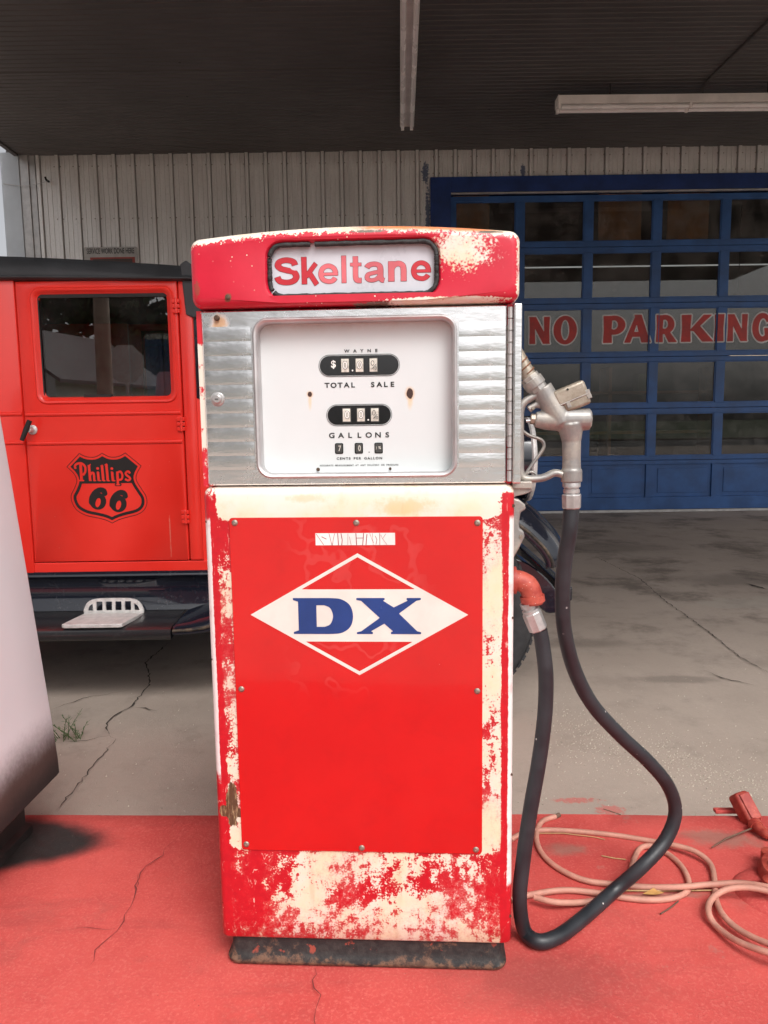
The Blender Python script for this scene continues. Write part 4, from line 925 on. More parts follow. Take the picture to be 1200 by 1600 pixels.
pn = MB().lathe([(13*px, 0), (13*px, 8*px), (10*px, 10*px)], N(848, 656), (N(836, 655)-N(848, 656)), 8).lathe([(8.5*px, 8*px), (8.5*px, 19*px)], N(848, 656), (N(836, 655)-N(848, 656)), 8); pn.build('packing_nut', MT['brass'], noz, bev=.6*px)
MB().tube([N(834, 657), N(822, 658)], 2.4*px, 8).build('valve_stem', MT['cast2'], noz)
MB().lathe([(15.5*px, 0), (16.5*px, 1*px), (16.5*px, 4*px), (14*px, 6*px)], N(917, 655), (N(926, 655)-N(917, 655)), 8).build('end_cap', MT['cast'], noz, bev=.5*px)
gpt = [N(x, y) for x, y in ((848, 612), (836, 618), (820, 628), (813.5, 640), (812.5, 660), (812.5, 700), (813, 735), (818, 746.5), (834, 748), (850, 746), (866, 739), (878, 741))]
MB().tube(spline(gpt, 5), 6.2*px, 10, up=nrm, flat=1.6).build('lever_guard', MT['cast'], noz, smooth=60)
lpt = [N(x, y) for x, y in ((815, 672), (826, 680), (845, 687), (850, 696), (846, 706), (832, 725), (819, 744))]
MB().tube(spline(lpt, 5), 2.7*px, 8, up=nrm, flat=1.6).build('trigger_lever', MT['cast'], noz, smooth=60)
MB().tube([N(x, y) for x, y in [(830+9*math.cos(t*.55-.2), 746-9*math.sin(t*.55-.2)) for t in range(0, 7)]], 2.3*px, 8, up=nrm, flat=1.4).build('hold_hook', MT['cast'], noz, smooth=60)
for (x, y, dy) in ((838, 621, -.012), (832, 638, -.010), (876, 743, -.011)): MB().lathe([(3*px, 0), (2.4*px, 1.6*px)], N(x, y) - nrm*6*px, -nrm, 10).build('pin', MT['screw'], noz)
MB().lathe([(3.2*px, 0), (2.6*px, .8*px)], N(858, 628) - nrm*14.6*px, -nrm, 12).build('cast_mark', MT['cast'], noz)

# ================================================================== hose from nozzle to outlet
hose = empty('fuel_hose', gz(850, 1485, .10)); tag(hose, 'thick black rubber fuel hose looping from nozzle to the floor', 'hose')
HO = hose.location
def hp(x, y, Y): return gy(x, y, Y) - HO
y0 = np_(893, 790).y; ye = (PMX @ Vector((.33, .085, .6))).y
hpts = [hp(893, 792, y0), hp(890, 830, y0), hp(882, 880, y0+.01), hp(879, 930, y0+.02), hp(882, 985, y0+.035), hp(897, 1045, y0+.06), hp(925, 1100, y0+.09), hp(968, 1148, y0+.12), hp(1015, 1192, y0+.15), hp(1045, 1230, y0+.17), hp(1055, 1270, y0+.18), hp(1040, 1312, y0+.17), hp(1005, 1352, y0+.145), gz(958, 1393, .122)-HO, gz(908, 1437, .116)-HO, gz(872, 1463, .116)-HO, gz(842, 1471, .117)-HO, gz(820, 1455, .122)-HO, hp(812, 1405, ye-.012), hp(818, 1340, ye-.008), hp(828, 1270, ye-.004), hp(842, 1190, ye), hp(851, 1120, ye), hp(853, 1060, ye), hp(848, 1010, ye), hp(843, 984, ye)]
sm = spline(hpts, 8); HR = .0148
sm = [Vector((p.x, p.y, max(p.z, .1005+HR-HO.z))) for p in sm]
MB().tube(sm, HR, 18).build('hose', MT['hose'], hose, smooth=70)
cp = MB(); p0, p1 = hp(893, 752, y0), hp(893, 795, y0); dv = (p1-p0)
cp.lathe([(13*px, 0), (14*px, 2*px), (14*px, 9*px), (11.5*px, 10*px), (11.5*px, 12*px), (13*px, 13*px), (13*px, 18*px), (11.5*px, 19*px), (11.5*px, 21*px)], p0, dv, 20); cp.build('swivel', MT['cast2'], hose, smooth=40)
MB().lathe([(14.5*px, 20*px), (15.5*px, 22*px), (15*px, 42*px), (13*px, 44*px)], p0, dv, 8).build('coupling', MT['cast2'], hose, bev=.6*px)
q0, q1 = hp(826, 946, ye), hp(843, 988, ye); dq = q1-q0
MB().lathe([(13*px, -6*px), (13*px, 2*px), (11*px, 3*px), (11*px, 6*px), (14*px, 7*px), (14*px, 12*px)], q0, dq, 18).build('swivel', MT['cast2'], hose, smooth=40)
MB().lathe([(15.5*px, 12*px), (16*px, 14*px), (15.5*px, 42*px), (14*px, 44*px)], q0, dq, 8).build('coupling', MT['cast2'], hose, bev=.6*px)

# ================================================================== red truck
YS = 3.15            # near side of the cab
YM = YS + .70        # its middle
trk = empty('red_truck', (.24, YM, 0)); tag(trk, 'red vintage pickup truck with black fenders parked by the pumps', 'truck')
TO = trk.location
def T(mb): mb.v = [(x-TO.x, y-TO.y, z-TO.z) for x, y, z in mb.v]; return mb
def mirror(mb): mb.v = [(x, -y, z) for x, y, z in mb.v]; mb.f = [tuple(reversed(f)) for f in mb.f]; return mb
XD0, XD1 = -1.494, -.835; WX0, WX1, WZ0, WZ1 = -1.418, -.868, 1.263, 1.698
truck_coord = None
def side_sheet(x0, x1, z0, z1, hole=None, y=YS, th=.03, r=.004):
    mb = MB()
    o_ = rrect(x0, x1, z0, z1, r, 4, 2)
    if hole:
        h_ = rrect(*hole, .028, 4, 2); h2 = rrect(hole[0]+.012, hole[1]-.012, hole[2]+.010, hole[3]-.012, .02, 4, 2); h3 = rrect(hole[0]-.02, hole[1]+.02, hole[2]-.02, hole[3]+.02, .044, 4, 2)
        mb.rings([[(a, y+th, b) for a, b in o_], [(a, y+.003, b) for a, b in o_], [(a, y, b) for a, b in rrect(x0+.003, x1-.003, z0+.003, z1-.003, r, 4, 2)], [(a, y, b) for a, b in h3], [(a, y-.007, b) for a, b in rrect(hole[0]-.014, hole[1]+.014, hole[2]-.014, hole[3]+.014, .038, 4, 2)], [(a, y-.006, b) for a, b in rrect(hole[0]-.006, hole[1]+.006, hole[2]-.006, hole[3]+.006, .032, 4, 2)], [(a, y+.002, b) for a, b in h_], [(a, y+.012, b) for a, b in h2], [(a, y+th, b) for a, b in h2]], False, False)
    else:
        mb.rings([[(a, y+th, b) for a, b in o_], [(a, y+.003, b) for a, b in o_], [(a, y, b) for a, b in rrect(x0+.003, x1-.003, z0+.003, z1-.003, r, 4, 2)]], True, True)
    return mb
def bead(x0, x1, z, y=YS, r=.010): return MB().tube([(x0, y+.003, z), (x1, y+.003, z)], r, 10, flat=1.0)
for side in (0, 1):
    X = (lambda m_: T(m_)) if side == 0 else (lambda m_: mirror(T(m_)))
    dr = X(side_sheet(XD0, XD1, .578, 1.742, (WX0, WX1, WZ0, WZ1))).build('door', MT['truck'], trk, smooth=45)
    if side == 0: near_door = dr
    X(bead(XD0+.006, XD1-.006, 1.203)).build('moulding', MT['truck'], dr, smooth=60)
    X(bead(XD0+.006, XD1-.006, 1.083)).build('moulding', MT['truck'], dr, smooth=60)
    gls = MB().box(WX0-.005, WX1+.005, YS+.016, YS+.021, WZ0-.005, WZ1+.005); X(gls).build('window_glass', MT['truck_glass'], dr)
    X(MB().box(WX0, WX1, YS+.008, YS+.022, WZ1-.022, WZ1-.008).box(WX0+.004, WX0+.012, YS+.008, YS+.022, WZ0, WZ1).box(-1.245, -1.13, YS+.010, YS+.03, WZ0+.008, WZ0+.02)).build('window_channel', MT['dark'], dr) if side == 0 else None
    q = X(side_sheet(-2.02, XD0-.006, .53, 1.752)).build('cab_quarter', MT['truck'], trk, smooth=45)
    X(bead(-2.01, XD0-.008, 1.206)).build('moulding', MT['truck'], q, smooth=60); X(bead(-2.01, XD0-.008, 1.087)).build('moulding', MT['truck'], q, smooth=60)
    X(MB().box(XD0-.006, -.56, YS+.004, YS+.03, .530, .574)).build('sill', MT['truck'], trk, bev=.003)
    X(side_sheet(XD1+.006, -.775, .578, 1.735)).build('windscreen_pillar', MT['truck'], trk, smooth=45)
    for z_ in (1.635, 1.155, .765):
        hx = XD1-.004
        X(MB().box(hx-.018, hx+.014, YS-.010, YS+.003, z_-.028, z_-.012).box(hx-.018, hx+.014, YS-.010, YS+.003, z_-.008, z_+.008).box(hx-.018, hx+.014, YS-.010, YS+.003, z_+.012, z_+.028).tube([(hx, YS-.008, z_-.030), (hx, YS-.008, z_+.030)], .006, 8)).build('hinge', MT['truck'], dr, bev=.002)
    hl = MB().lathe([(.020, 0), (.020, .006), (.011, .012), (.009, .04)], (-1.462, YS, 1.140), (0, -1, 0), 14)
    X(hl).build('handle_rosette', MT['chrome'], dr, smooth=40)
    X(MB().tube([(-1.452, YS-.045, 1.178), (-1.470, YS-.045, 1.140), (-1.490, YS-.045, 1.098)], [.010, .011, .009], 10)).build('door_handle', MT['dark'], dr, smooth=60)
    # cowl and black visor bracket at the screen
    cw = MB(); cw.rings([[(-.775, YS+.01, .53), (-.775, YS+.01, 1.26), (-.775, YS+.16, 1.30), (-.775, YM, 1.31)], [(-.68, YS+.035, .53), (-.68, YS+.035, 1.20), (-.68, YS+.17, 1.28), (-.68, YM, 1.29)], [(-.54, YS+.15, .55), (-.54, YS+.15, 1.12), (-.54, YS+.26, 1.235), (-.54, YM, 1.25)]], False, False, closed=False); X(cw).build('cowl', MT['truck'], trk, smooth=50)
    X(MB().prism([(-.800, 1.60), (-.765, 1.585), (-.735, 1.62), (-.735, 1.775), (-.790, 1.815), (-.815, 1.80)], lambda a, b: (a, YS-.008, b), lambda a, b: (a, YS+.05, b))).build('visor_bracket', MT['vinyl'], trk, bev=.004)
    X(MB().box(-.775, -.745, YS+.012, YS+.05, 1.26, 1.60)).build('screen_post', MT['black'], trk)
    # hood side
    hd_ = MB(); hd_.rings([[(-.54, YS+.15, .62), (-.54, YS+.15, 1.12), (-.54, YS+.26, 1.235), (-.54, YM, 1.25)], [(.34, YS+.34, .62), (.34, YS+.34, 1.03), (.34, YS+.42, 1.13), (.34, YM, 1.15)]], False, False, closed=False); X(hd_).build('hood', MT['truck'], trk, smooth=50)
    # splash apron, running board
    ap = MB(); rs_ = []
    for y, z in ((YS+.010, .536), (YS-.004, .530), (YS-.010, .515), (YS+.010, .498), (YS+.020, .46), (YS+.012, .40), (YS-.012, .366)): rs_.append([(-2.1, y, z), (-.55, y, z)])
    X(ap.rings(rs_, False, False, closed=False)).build('splash_apron', MT['black'], trk, smooth=60)
    rbm = MB(); rs_ = []
    for y, z in ((YS-.005, .372), (YS-.012, .362), (YS-.10, .353), (YS-.215, .346), (YS-.232, .340), (YS-.238, .324), (YS-.236, .304), (YS-.228, .298), (YS-.215, .302), (YS-.05, .32)): rs_.append([(-2.1, y, z), (-.86, y, z)])
    X(rbm.rings(rs_, False, False, closed=False)).build('running_board', mat_black_gloss('running_board_black', (.016, .016, .018), .3) if side == 0 else MT['black'], trk, smooth=50)
    # front fender: from the running board up over the wheel
    path = [(-.852, .350), (-.78, .358), (-.70, .378), (-.58, .455), (-.44, .56), (-.28, .70), (-.10, .79), (.08, .835), (.26, .845), (.42, .825), (.55, .765), (.64, .685), (.685, .620), (.695, .575)]
    sp_ = spline([(a, 0, b) for a, b in path], 5); fm = MB(); rs_ = []
    for i, p in enumerate(sp_):
        t = (sp_[min(i+1, len(sp_)-1)] - sp_[max(i-1, 0)]).normalized(); nn = Vector((-t.z, 0, t.x)); f = i/(len(sp_)-1); crown = .012 + .055*min(1, f*3.2)
        row = []
        for v, hgt in ((-.245, -.055), (-.238, -.030), (-.228, -.004), (-.20, .25), (-.15, .62), (-.08, .92), (0.0, 1.0), (.10, .75), (.16, .4)):
            h_ = crown*hgt if hgt > 0 else hgt*(.5+.5*min(1, f*3)); q_ = p + nn*h_; row.append((q_.x, YS + v*(1 if f < .3 else 1) + .0, q_.z))
        rs_.append(row)
    fo = X(fm.rings(rs_, False, False, closed=False)).build('front_fender', MT['black'], trk, smooth=60)
    so_ = fo.modifiers.new('solid', 'SOLIDIFY'); so_.thickness = .008
    edge_ = X(MB().tube([Vector(r_[1]) for r_ in rs_], .007, 8)); edge_.build('fender_bead', mat_cast('worn_fender_edge', (.02, .02, .02), (.16, .12, .08), .4, .2), fo, smooth=60)
    # headlamp
    hc = (.515, YS+.06, .985)
    lamp = X(MB().lathe([(.02, -.17), (.09, -.13), (.145, -.06), (.165, 0.0), (.170, .05), (.172, .09)], hc, (1, 0, 0), 28)).build('headlamp', MT['black'], trk, smooth=60)
    X(MB().lathe([(.172, .088), (.180, .094), (.178, .108), (.168, .112)], hc, (1, 0, 0), 28, False)).build('headlamp_rim', MT['chrome'], lamp, smooth=60)
    X(MB().lathe([(.168, .100), (.12, .114), (.0, .122)], hc, (1, 0, 0), 28, False)).build('headlamp_lens', MT['glass'], lamp, smooth=60)
    X(MB().cyl((.46, YS+.08, .82), (.46, YS+.10, .70), .018, 10).cyl((.46, YS+.09, .72), (.46, YM, .74), .016, 10)).build('lamp_bar', MT['black'], trk, smooth=50)
    # front wheel, rear wheel
    for wx, nm in ((.24, 0), (-2.39, 1)):
        wc = (wx, YS-.235, .365); wh = X(MB().lathe([(.05, .02), (.05, -.005), (.07, -.01), (.075, .02), (.16, .05), (.235, .035), (.245, .01), (.262, .0), (.262, .11)], wc, (0, 1, 0), 32, False)).build('wheel', MT['truck'], trk, smooth=40)
        X(MB().lathe([(.255, .10), (.262, .012), (.275, .004), (.305, .0), (.335, .008), (.350, .022), (.362, .032), (.365, .05), (.365, .085), (.362, .10), (.350, .112), (.262, .12)], wc, (0, 1, 0), 56, False)).build('tyre', MT['rubber'], wh, smooth=50)
        tr_ = MB()
        for k in range(64):
            a_ = 2*math.pi*k/64; c_ = Vector((math.cos(a_), 0, math.sin(a_))); t_ = Vector((-math.sin(a_), 0, math.cos(a_)))
            tr_.obox(Vector(wc) + c_*.3615 + Vector((0, .034, 0)), c_, t_, (0, 1, 0), .0048, .011, .010); tr_.obox(Vector(wc) + c_*.3675 + Vector((0, .069, 0)), c_, t_, (0, 1, 0), .003, .010, .012)
        tag(X(tr_).build('tread', MT['rubber'], wh), kind='stuff')
        if nm: 
            rf = MB(); rs_ = []
            for k in range(21):
                a_ = R(205 - k*11); rs_.append([(wx + (.44+o)*math.cos(a_), YS+v, .365 + (.44+o)*math.sin(a_)) for v, o in ((-.24, -.05), (-.235, -.01), (-.15, .03), (.02, .04))])
            o_ = X(rf.rings(rs_, False, False, closed=False)).build('rear_fender', MT['black'], trk, smooth=60); o_.modifiers.new('solid', 'SOLIDIFY').thickness = .006
    X(MB().box(-3.45, -2.04, YS+.06, YS+.09, .62, 1.15)).build('bed_side', MT['truck'], trk, bev=.004)
    # dumb iron and bumper end in front of the wheel
    X(MB().prism(sp2([(.44, .60), (.56, .585), (.66, .51), (.715, .43), (.72, .375), (.66, .365), (.60, .43), (.50, .52)], 4, True), lambda a, b: (a, YS-.15, b), lambda a, b: (a, YS+.02, b))).build('fender_skirt', MT['black'], trk, bev=.006)
# truck: middle pieces
rf = MB(); rs_ = []
for f in range(15):
    t = f/14; x = -2.10 + t*(1.335); drop = .062*max(0, (t-.20)/.80)**1.5
    row = []
    for v, z in ((-.006, 1.748), (-.018, 1.752), (-.020, 1.775), (-.014, 1.808), (.010, 1.838), (.06, 1.863), (.20, 1.889), (.45, 1.907), (.70, 1.912), (.95, 1.907), (1.20, 1.889), (1.34, 1.863), (1.390, 1.838), (1.414, 1.808), (1.42, 1.775), (1.418, 1.752), (1.406, 1.748)):
        row.append((x, YS+v, z - drop*(1 if z > 1.79 else .45 if z > 1.76 else .25)))
    rs_.append(row)
rb_ = T(MB().rings(rs_, True, True, closed=True)).build('roof', MT['vinyl'], trk, smooth=55)
T(MB().tube([(-2.10, YS-.020, 1.757), (-1.5, YS-.021, 1.757), (-1.0, YS-.021, 1.748), (-.77, YS-.021, 1.742)], .006, 8)).build('roof_welt', MT['vinyl'], rb_, smooth=60)
T(MB().box(-.80, -.70, YS+.02, YS+1.38, 1.715, 1.76)).build('sun_visor', MT['vinyl'], trk, bev=.006)
T(MB().box(-2.02, -1.99, YS+.03, YS+1.37, .55, 1.20).box(-2.02, -1.99, YS+.03, YS+.40, 1.20, 1.75).box(-2.02, -1.99, YS+1.0, YS+1.37, 1.20, 1.75)).build('cab_back', MT['truck'], trk)
T(MB().box(-2.0, -.55, YS+.03, YS+1.37, .50, .53)).build('cab_floor', MT['dark'], trk)
T(MB().box(-1.95, -1.45, YS+.08, YS+1.32, .55, .92).box(-1.97, -1.84, YS+.08, YS+1.32, .92, 1.30)).build('seat', MT['seat'], trk, bev=.03, seg=3)
T(MB().box(-.78, -.745, YS+.04, YS+1.36, 1.22, 1.27)).build('dashboard', MT['dark'], trk)
T(MB().box(-.762, -.756, YS+.05, YS+1.35, 1.27, 1.72)).build('windscreen', MT['truck_glass'], trk)
swc = Vector((-1.08, YS+1.02, 1.22)); ring_ = [swc + Vector((math.cos(k*R(15))*.08, math.sin(k*R(15))*.20, math.cos(k*R(15))*.18)) for k in range(25)]
T(MB().tube(ring_, .013, 8, caps=False).cyl(swc, swc+Vector((.35, 0, -.3)), .015, 8)).build('steering_wheel', MT['dark'], trk, smooth=60)
T(MB().prism(sp2([(-.36, .60), (.36, .60), (.36, 1.03), (.24, 1.13), (0, 1.17), (-.24, 1.13), (-.36, 1.03)], 4, True), lambda a, b: (.34, YM+a, b), lambda a, b: (.43, YM+a, b))).build('radiator_shell', MT['chrome'], trk, bev=.01)
T(MB().box(-3.40, .55, YM-.36, YM-.28, .42, .54).box(-3.40, .55, YM+.28, YM+.36, .42, .54).cyl((.24, YS-.1, .365), (.24, YS+1.5, .365), .035, 10).cyl((-2.39, YS-.1, .365), (-2.39, YS+1.5, .365), .05, 10).box(-.4, .3, YM-.22, YM+.22, .40, .62).box(-.6, .34, YS+.32, YS+1.08, .54, .60)).build('chassis', MT['dark'], trk)
T(MB().box(-3.45, -2.04, YS+.06, YS+1.34, .60, .64).box(-3.48, -3.44, YS+.06, YS+1.34, .62, 1.15)).build('bed_floor', MT['truck'], trk)
T(MB().box(.74, .78, YS-.10, YS+1.5, .40, .46)).build('front_bumper', MT['black'], trk, bev=.008)
# step plate
spx = -1.165
def stepc(X, Y):
    o_ = s_poly(X, Y, sp2([(-.150, -.005), (-.150, .018), (-.128, .052), (-.085, .066), (0, .068), (.085, .066), (.128, .052), (.150, .018), (.150, -.005)], 4)[:-1] + [(.150, -.005), (-.150, -.005)])
    for k in range(4): o_ = SUB(o_, s_poly(X, Y, [(-.088+.048*k, .012), (-.056+.048*k, .012), (-.054+.048*k, .054), (-.086+.048*k, .054)]))
    o_ = SUB(o_, s_poly(X, Y, [(-.132, .012), (-.104, .012), (-.104, .046), (-.122, .034)])); return SUB(o_, s_poly(X, Y, [(.104, .012), (.132, .012), (.122, .034), (.104, .046)]))
stp = sdf_mb(stepc, -.155, .155, -.007, .072, .003, lambda u, v: (spx+.012+u*.84, YS-.045, .362+v*.95)); stp = T(stp).build('step_plate', MT['chrome'], trk, weld=True); stp.modifiers.new('solid', 'SOLIDIFY').thickness = .008
T(MB().prism([(-.165, -.225), (-.150, -.232), (.105, -.232), (.125, -.225), (.160, -.05), (-.135, -.05)], lambda a, b: (spx+a*.84+.005, YS+b, .350), lambda a, b: (spx+a*.84+.005, YS+b, .366))).build('step_tread', MT['chrome'], stp, bev=.003)
# shield emblem on the near door (drawn in its own units, 1 unit = .4 mm)
SH = sp2([(315, -182), (430, -224), (553, -183), (675, -224), (795, -183)], 1)
def curve(a): return sp2(a, 6)
shield = curve([(315, -180), (370, -210), (430, -222), (490, -215), (553, -181)])[:-1] + curve([(553, -181), (615, -215), (675, -224), (735, -213), (795, -181)])[:-1] + [(795, -181), (957, -322)] + curve([(957, -322), (905, -410), (900, -475), (945, -560), (990, -640), (995, -720), (960, -790), (890, -835), (760, -868), (680, -893), (617, -925)])[:-1] + curve([(617, -925), (555, -893), (470, -868), (345, -838), (250, -780), (205, -700), (200, -620), (240, -545), (268, -470), (245, -400), (172, -322)])
def txt_phillips(X, Y):
    L = lambda p, w_=27, b=True: s_line(X, Y, p, w_, b)
    d = U(L([(322, -300), (322, -472)], 30), L(sp2([(268, -345), (262, -315), (285, -292), (330, -288), (366, -320), (366, -375), (340, -412)], 5), 24), L([(296, -468), (350, -468)], 14))
    d = U(d, L([(408, -305), (412, -472)]), L(sp2([(415, -410), (436, -388), (453, -400), (455, -472)], 4), 24), L([(398, -468), (428, -468)], 12), L([(445, -470), (475, -470)], 12), L([(398, -318), (428, -298)], 12))
    d = U(d, L([(498, -382), (502, -474)]), s_ell(X, Y, 497, -343, 15, 14), L([(485, -384), (505, -380)], 12), L([(500, -471), (528, -471)], 12))
    d = U(d, L([(544, -315), (549, -474)]), L([(528, -322), (552, -308)], 12), L([(545, -472), (572, -472)], 12), L([(590, -298), (596, -476)]), L([(572, -310), (598, -296)], 12), L([(596, -474), (620, -474)], 12))
    d = U(d, L([(646, -382), (650, -476)]), s_ell(X, Y, 645, -347, 15, 14), L([(632, -384), (650, -380)], 12), L([(646, -474), (676, -474)], 12))
    d = U(d, L([(700, -378), (700, -520)]), L(sp2([(704, -388), (735, -380), (752, -420), (738, -460), (704, -464)], 5), 22), L([(680, -516), (722, -516)], 14))
    return U(d, L(sp2([(832, -400), (815, -378), (790, -390), (790, -412), (820, -438), (830, -458), (808, -472), (776, -458)], 5), 23))
def six(X, Y, dx, dy):
    x, y = X-dx, Y-dy
    return U(SUB(s_ell(x, y, 478, -686, 88, 90), s_ell(x, y, 480, -702, 26, 50, -18)), s_line(x, y, sp2([(556, -606), (545, -578), (505, -570), (455, -598), (420, -650), (412, -700)], 5), 56))
def emb(X, Y):
    q = s_poly(X, Y, shield); line = np.abs(q+4)-3.0
    inner = q + 30; frame = SUB(inner, inner + 30); black = U(frame, np.maximum(inner, -(Y+500)))
    black = SUB(black, txt_phillips(X, Y)); halo = np.maximum(np.abs(txt_phillips(X, Y)-4)-4, Y+500)
    return U(line, black, np.maximum(halo, inner), six(X, Y, 0, 0), six(X, Y, 213, -30))
ES = .000403; ecx, ecz = gy(80+595/6.667, 680+560/6.667, YS).x, gy(80+595/6.667, 680+560/6.667, YS).z
T(sdf_mb(emb, 150, 1010, -940, -165, 3.2, lambda u, v: (ecx+(u-595)*ES, YS-.0012, ecz+(v+560)*ES))).build('shield_emblem', MT['ink'], near_door)

# ================================================================== white pump at the left edge
wp_ = empty('white_pump', (-1.15, 1.72, .10), R(-1.6)); tag(wp_, 'white tapered pump with sooty black foot at the left edge', 'gas pump')
rs_ = []
for z, hx in ((.148, .272), (.151, .282), (.156, .286), (.19, .285), (.28, .278), (.6, .250), (.95, .218), (1.25, .19), (1.34, .18), (1.36, .16)):
    rs_.append([(x, y, z) for x, y in rrect(-hx, hx, -.22+ (.284-hx)*.2, .165-(.284-hx)*.12, .016, 5, 3)])
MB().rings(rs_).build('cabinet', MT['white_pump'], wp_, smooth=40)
MB().rings([[(x, y, z) for x, y in rrect(-.2-a, .2+a, -.17-a, .135+a, .01, 4, 2)] for a, z in ((0.012, 0), (.012, .02), (0, .03), (0, .17))]).build('foot', plain('black_foot', (.02, .017, .016), .6, 0, .3, 20), wp_, smooth=40)
MB().box(-.09, .09, -.21, -.19, 1.00, 1.20).build('dial_face', MT['dial'], wp_)
MB().box(-.10, .10, -.205, -.188, .99, 1.21).build('dial_frame', MT['alu'], wp_, bev=.004)

# ================================================================== things on the island at the right
ah = gz(1000, 1390, .10); airh = tag(MB(), None) if False else None
AR = .0066; AZ = .1005 + AR
def ap_(pts, lift=None): return [gz(x, y, AZ + (lift[i] if lift else 0)) for i, (x, y) in enumerate(pts)]
air = empty('air_hose', ah); tag(air, 'thin pink rubber air hose coiled on the red island', 'hose')
pA = [(868, 1276), (848, 1283), (839, 1300), (841, 1322), (856, 1344), (885, 1364), (920, 1377), (965, 1382), (1010, 1386), (1060, 1386), (1110, 1382), (1160, 1380), (1210, 1388), (1260, 1400)]
pB = [(798, 1312), (815, 1303), (850, 1297), (900, 1299), (960, 1305), (1010, 1313), (1050, 1320), (1085, 1330), (1110, 1350), (1117, 1380), (1118, 1402), (1130, 1430), (1160, 1456), (1210, 1478), (1260, 1490)]
pC = [(1260, 1420), (1210, 1396), (1170, 1387), (1135, 1390), (1112, 1405), (1107, 1425), (1120, 1448), (1155, 1472), (1205, 1490), (1260, 1505)]
pD = [(798, 1406), (830, 1398), (880, 1391), (930, 1395), (985, 1404), (1030, 1406), (1062, 1400), (1076, 1388), (1074, 1370), (1062, 1350), (1040, 1332), (1018, 1322), (1000, 1326), (990, 1345), (982, 1372), (960, 1398), (920, 1409), (870, 1410), (835, 1402)]
for i, (p_, up_) in enumerate(((pA, .002), (pB, 0), (pC, .004), (pD, 0))):
    L_ = [up_]*len(p_)
    
    if i == 0: L_ = [0]*9 + [.011]*5
    if i == 2: L_ = [.008]*3 + [.012]*3 + [.004]*4
    if i == 3: L_ = [0]*11 + [.004] + [0, 0, .013, .013, 0, .013, .013]
    if i == 1: L_ = [.0]*6 + [.010, .012, .004, 0, 0, 0, 0, 0, 0]
    L_ = [l + (.010 if p_[k_][0] > 1125 else 0) + (.012 if p_[k_][0] > 1165 else 0) for k_, l in enumerate(L_)]
    MB().tube([Vector(q) - ah for q in spline(ap_(p_, L_), 7)], AR, 10).build('hose_length', MT['airhose'], air, smooth=70)
MB().tube([gz(868, 1276, AZ)-ah, gz(874, 1273, AZ)-ah], AR*.9, 8).build('hose_end', MT['twig'], air, smooth=60)

# painted-over mound with a bolted fill cap
mc = gz(1262, 1398, .10)
md = MB(); rs_ = []
for q, h_ in ((1.0, -.004), (.98, .002), (.92, .008), (.8, .014), (.6, .018), (.3, .021), (0.02, .022)):
    rs_.append([(math.cos(a)*q*.160*(1+.03*math.sin(3*a)), math.sin(a)*q*.120*(1+.04*math.sin(2*a+1)), h_) for a in [2*math.pi*k/40 for k in range(40)]])
fc = empty('tank_fill_point', mc); tag(fc, 'red painted tank fill lid with a shiny bolt on a low mound', 'tank lid')
mdo = md.rings(rs_).build('mound', MT['island'], fc, smooth=60)
LZ = Vector((0, .03, .030))
MB().lathe([(.085, -.03), (.088, .0), (.080, .012), (.05, .018), (0, .02)], LZ, (0, 0, 1), 28).build('lid_plate', MT['redcast'], fc, smooth=40)
for a_ in (200, 20, 110, 290): MB().lathe([(.020, -.03), (.020, .006), (.012, .010)], LZ + Vector((math.cos(R(a_))*.085, math.sin(R(a_))*.085, 0)), (0, 0, 1), 12).build('lug', MT['redcast'], fc, smooth=40)
MB().lathe([(.014, 0), (.014, .008), (.0085, .009), (.0085, .016), (.005, .022), (0, .023)], LZ + Vector((-.052, .012, .012)), (0, 0, 1), 16).build('bolt', plain('shiny_bolt', (.45, .40, .40), .2, 1), fc, smooth=40)
MB().lathe([(.007, 0), (.007, .004), (.004, .006)], LZ + Vector((-.045, -.035, .014)), (0, 0, 1), 10).build('bolt', MT['redcast'], fc, smooth=40)
# conduit fitting painted red
cb = gz(1172, 1290, .10); cf = empty('conduit_fitting', cb); tag(cf, 'red painted conduit elbow fitting at the back edge of the island', 'conduit')
def cpt(x, y, Y): return gy(x, y, Y) - cb
Yc = cb.y + .02
a, b = cpt(1156, 1248, Yc+.03), cpt(1172, 1278, Yc); ax = (b-a).normalized(); ay = Vector((1, .2, 0)); ay = (ay - ax*ay.dot(ax)).normalized(); az = ax.cross(ay)
MB().obox((a+b)/2, ax, ay, az, .040, .021, .022).build('fitting_body', MT['redcast'], cf, bev=.010, seg=4)
top_ = az if az.y < 0 else -az
MB().obox((a+b)/2 + top_*.024 + ay*.002, ax, ay, az, .034, .015, .003).build('cover_plate', MT['redcast'], cf, bev=.003)
MB().tube(spline([b - ax*.01, b + ax*.012, gz(1181, 1290, .116)-cb, gz(1192, 1299, .115)-cb, gz(1210, 1305, .115)-cb, gz(1290, 1312, .115)-cb], 5), .0125, 14).build('pipe', MT['redcast'], cf, smooth=60)
MB().tube([b - ax*.004, b + ax*.016], .018, 14).tube([gz(1178, 1286, .118)-cb, gz(1183, 1292, .116)-cb], .0165, 14).build('coupling', MT['redcast'], cf, smooth=40)
ed = tag(MB().obox(gz(1160, 1270, .10)+Vector((-.03, .012, .0)), (1, -.03, 0), (0, 1, 0), (0, 0, 1), .04, .010, .005).build('edge_board', MT['island'], bev=.003), 'short red painted strip on the island edge by the conduit fitting', 'strip')
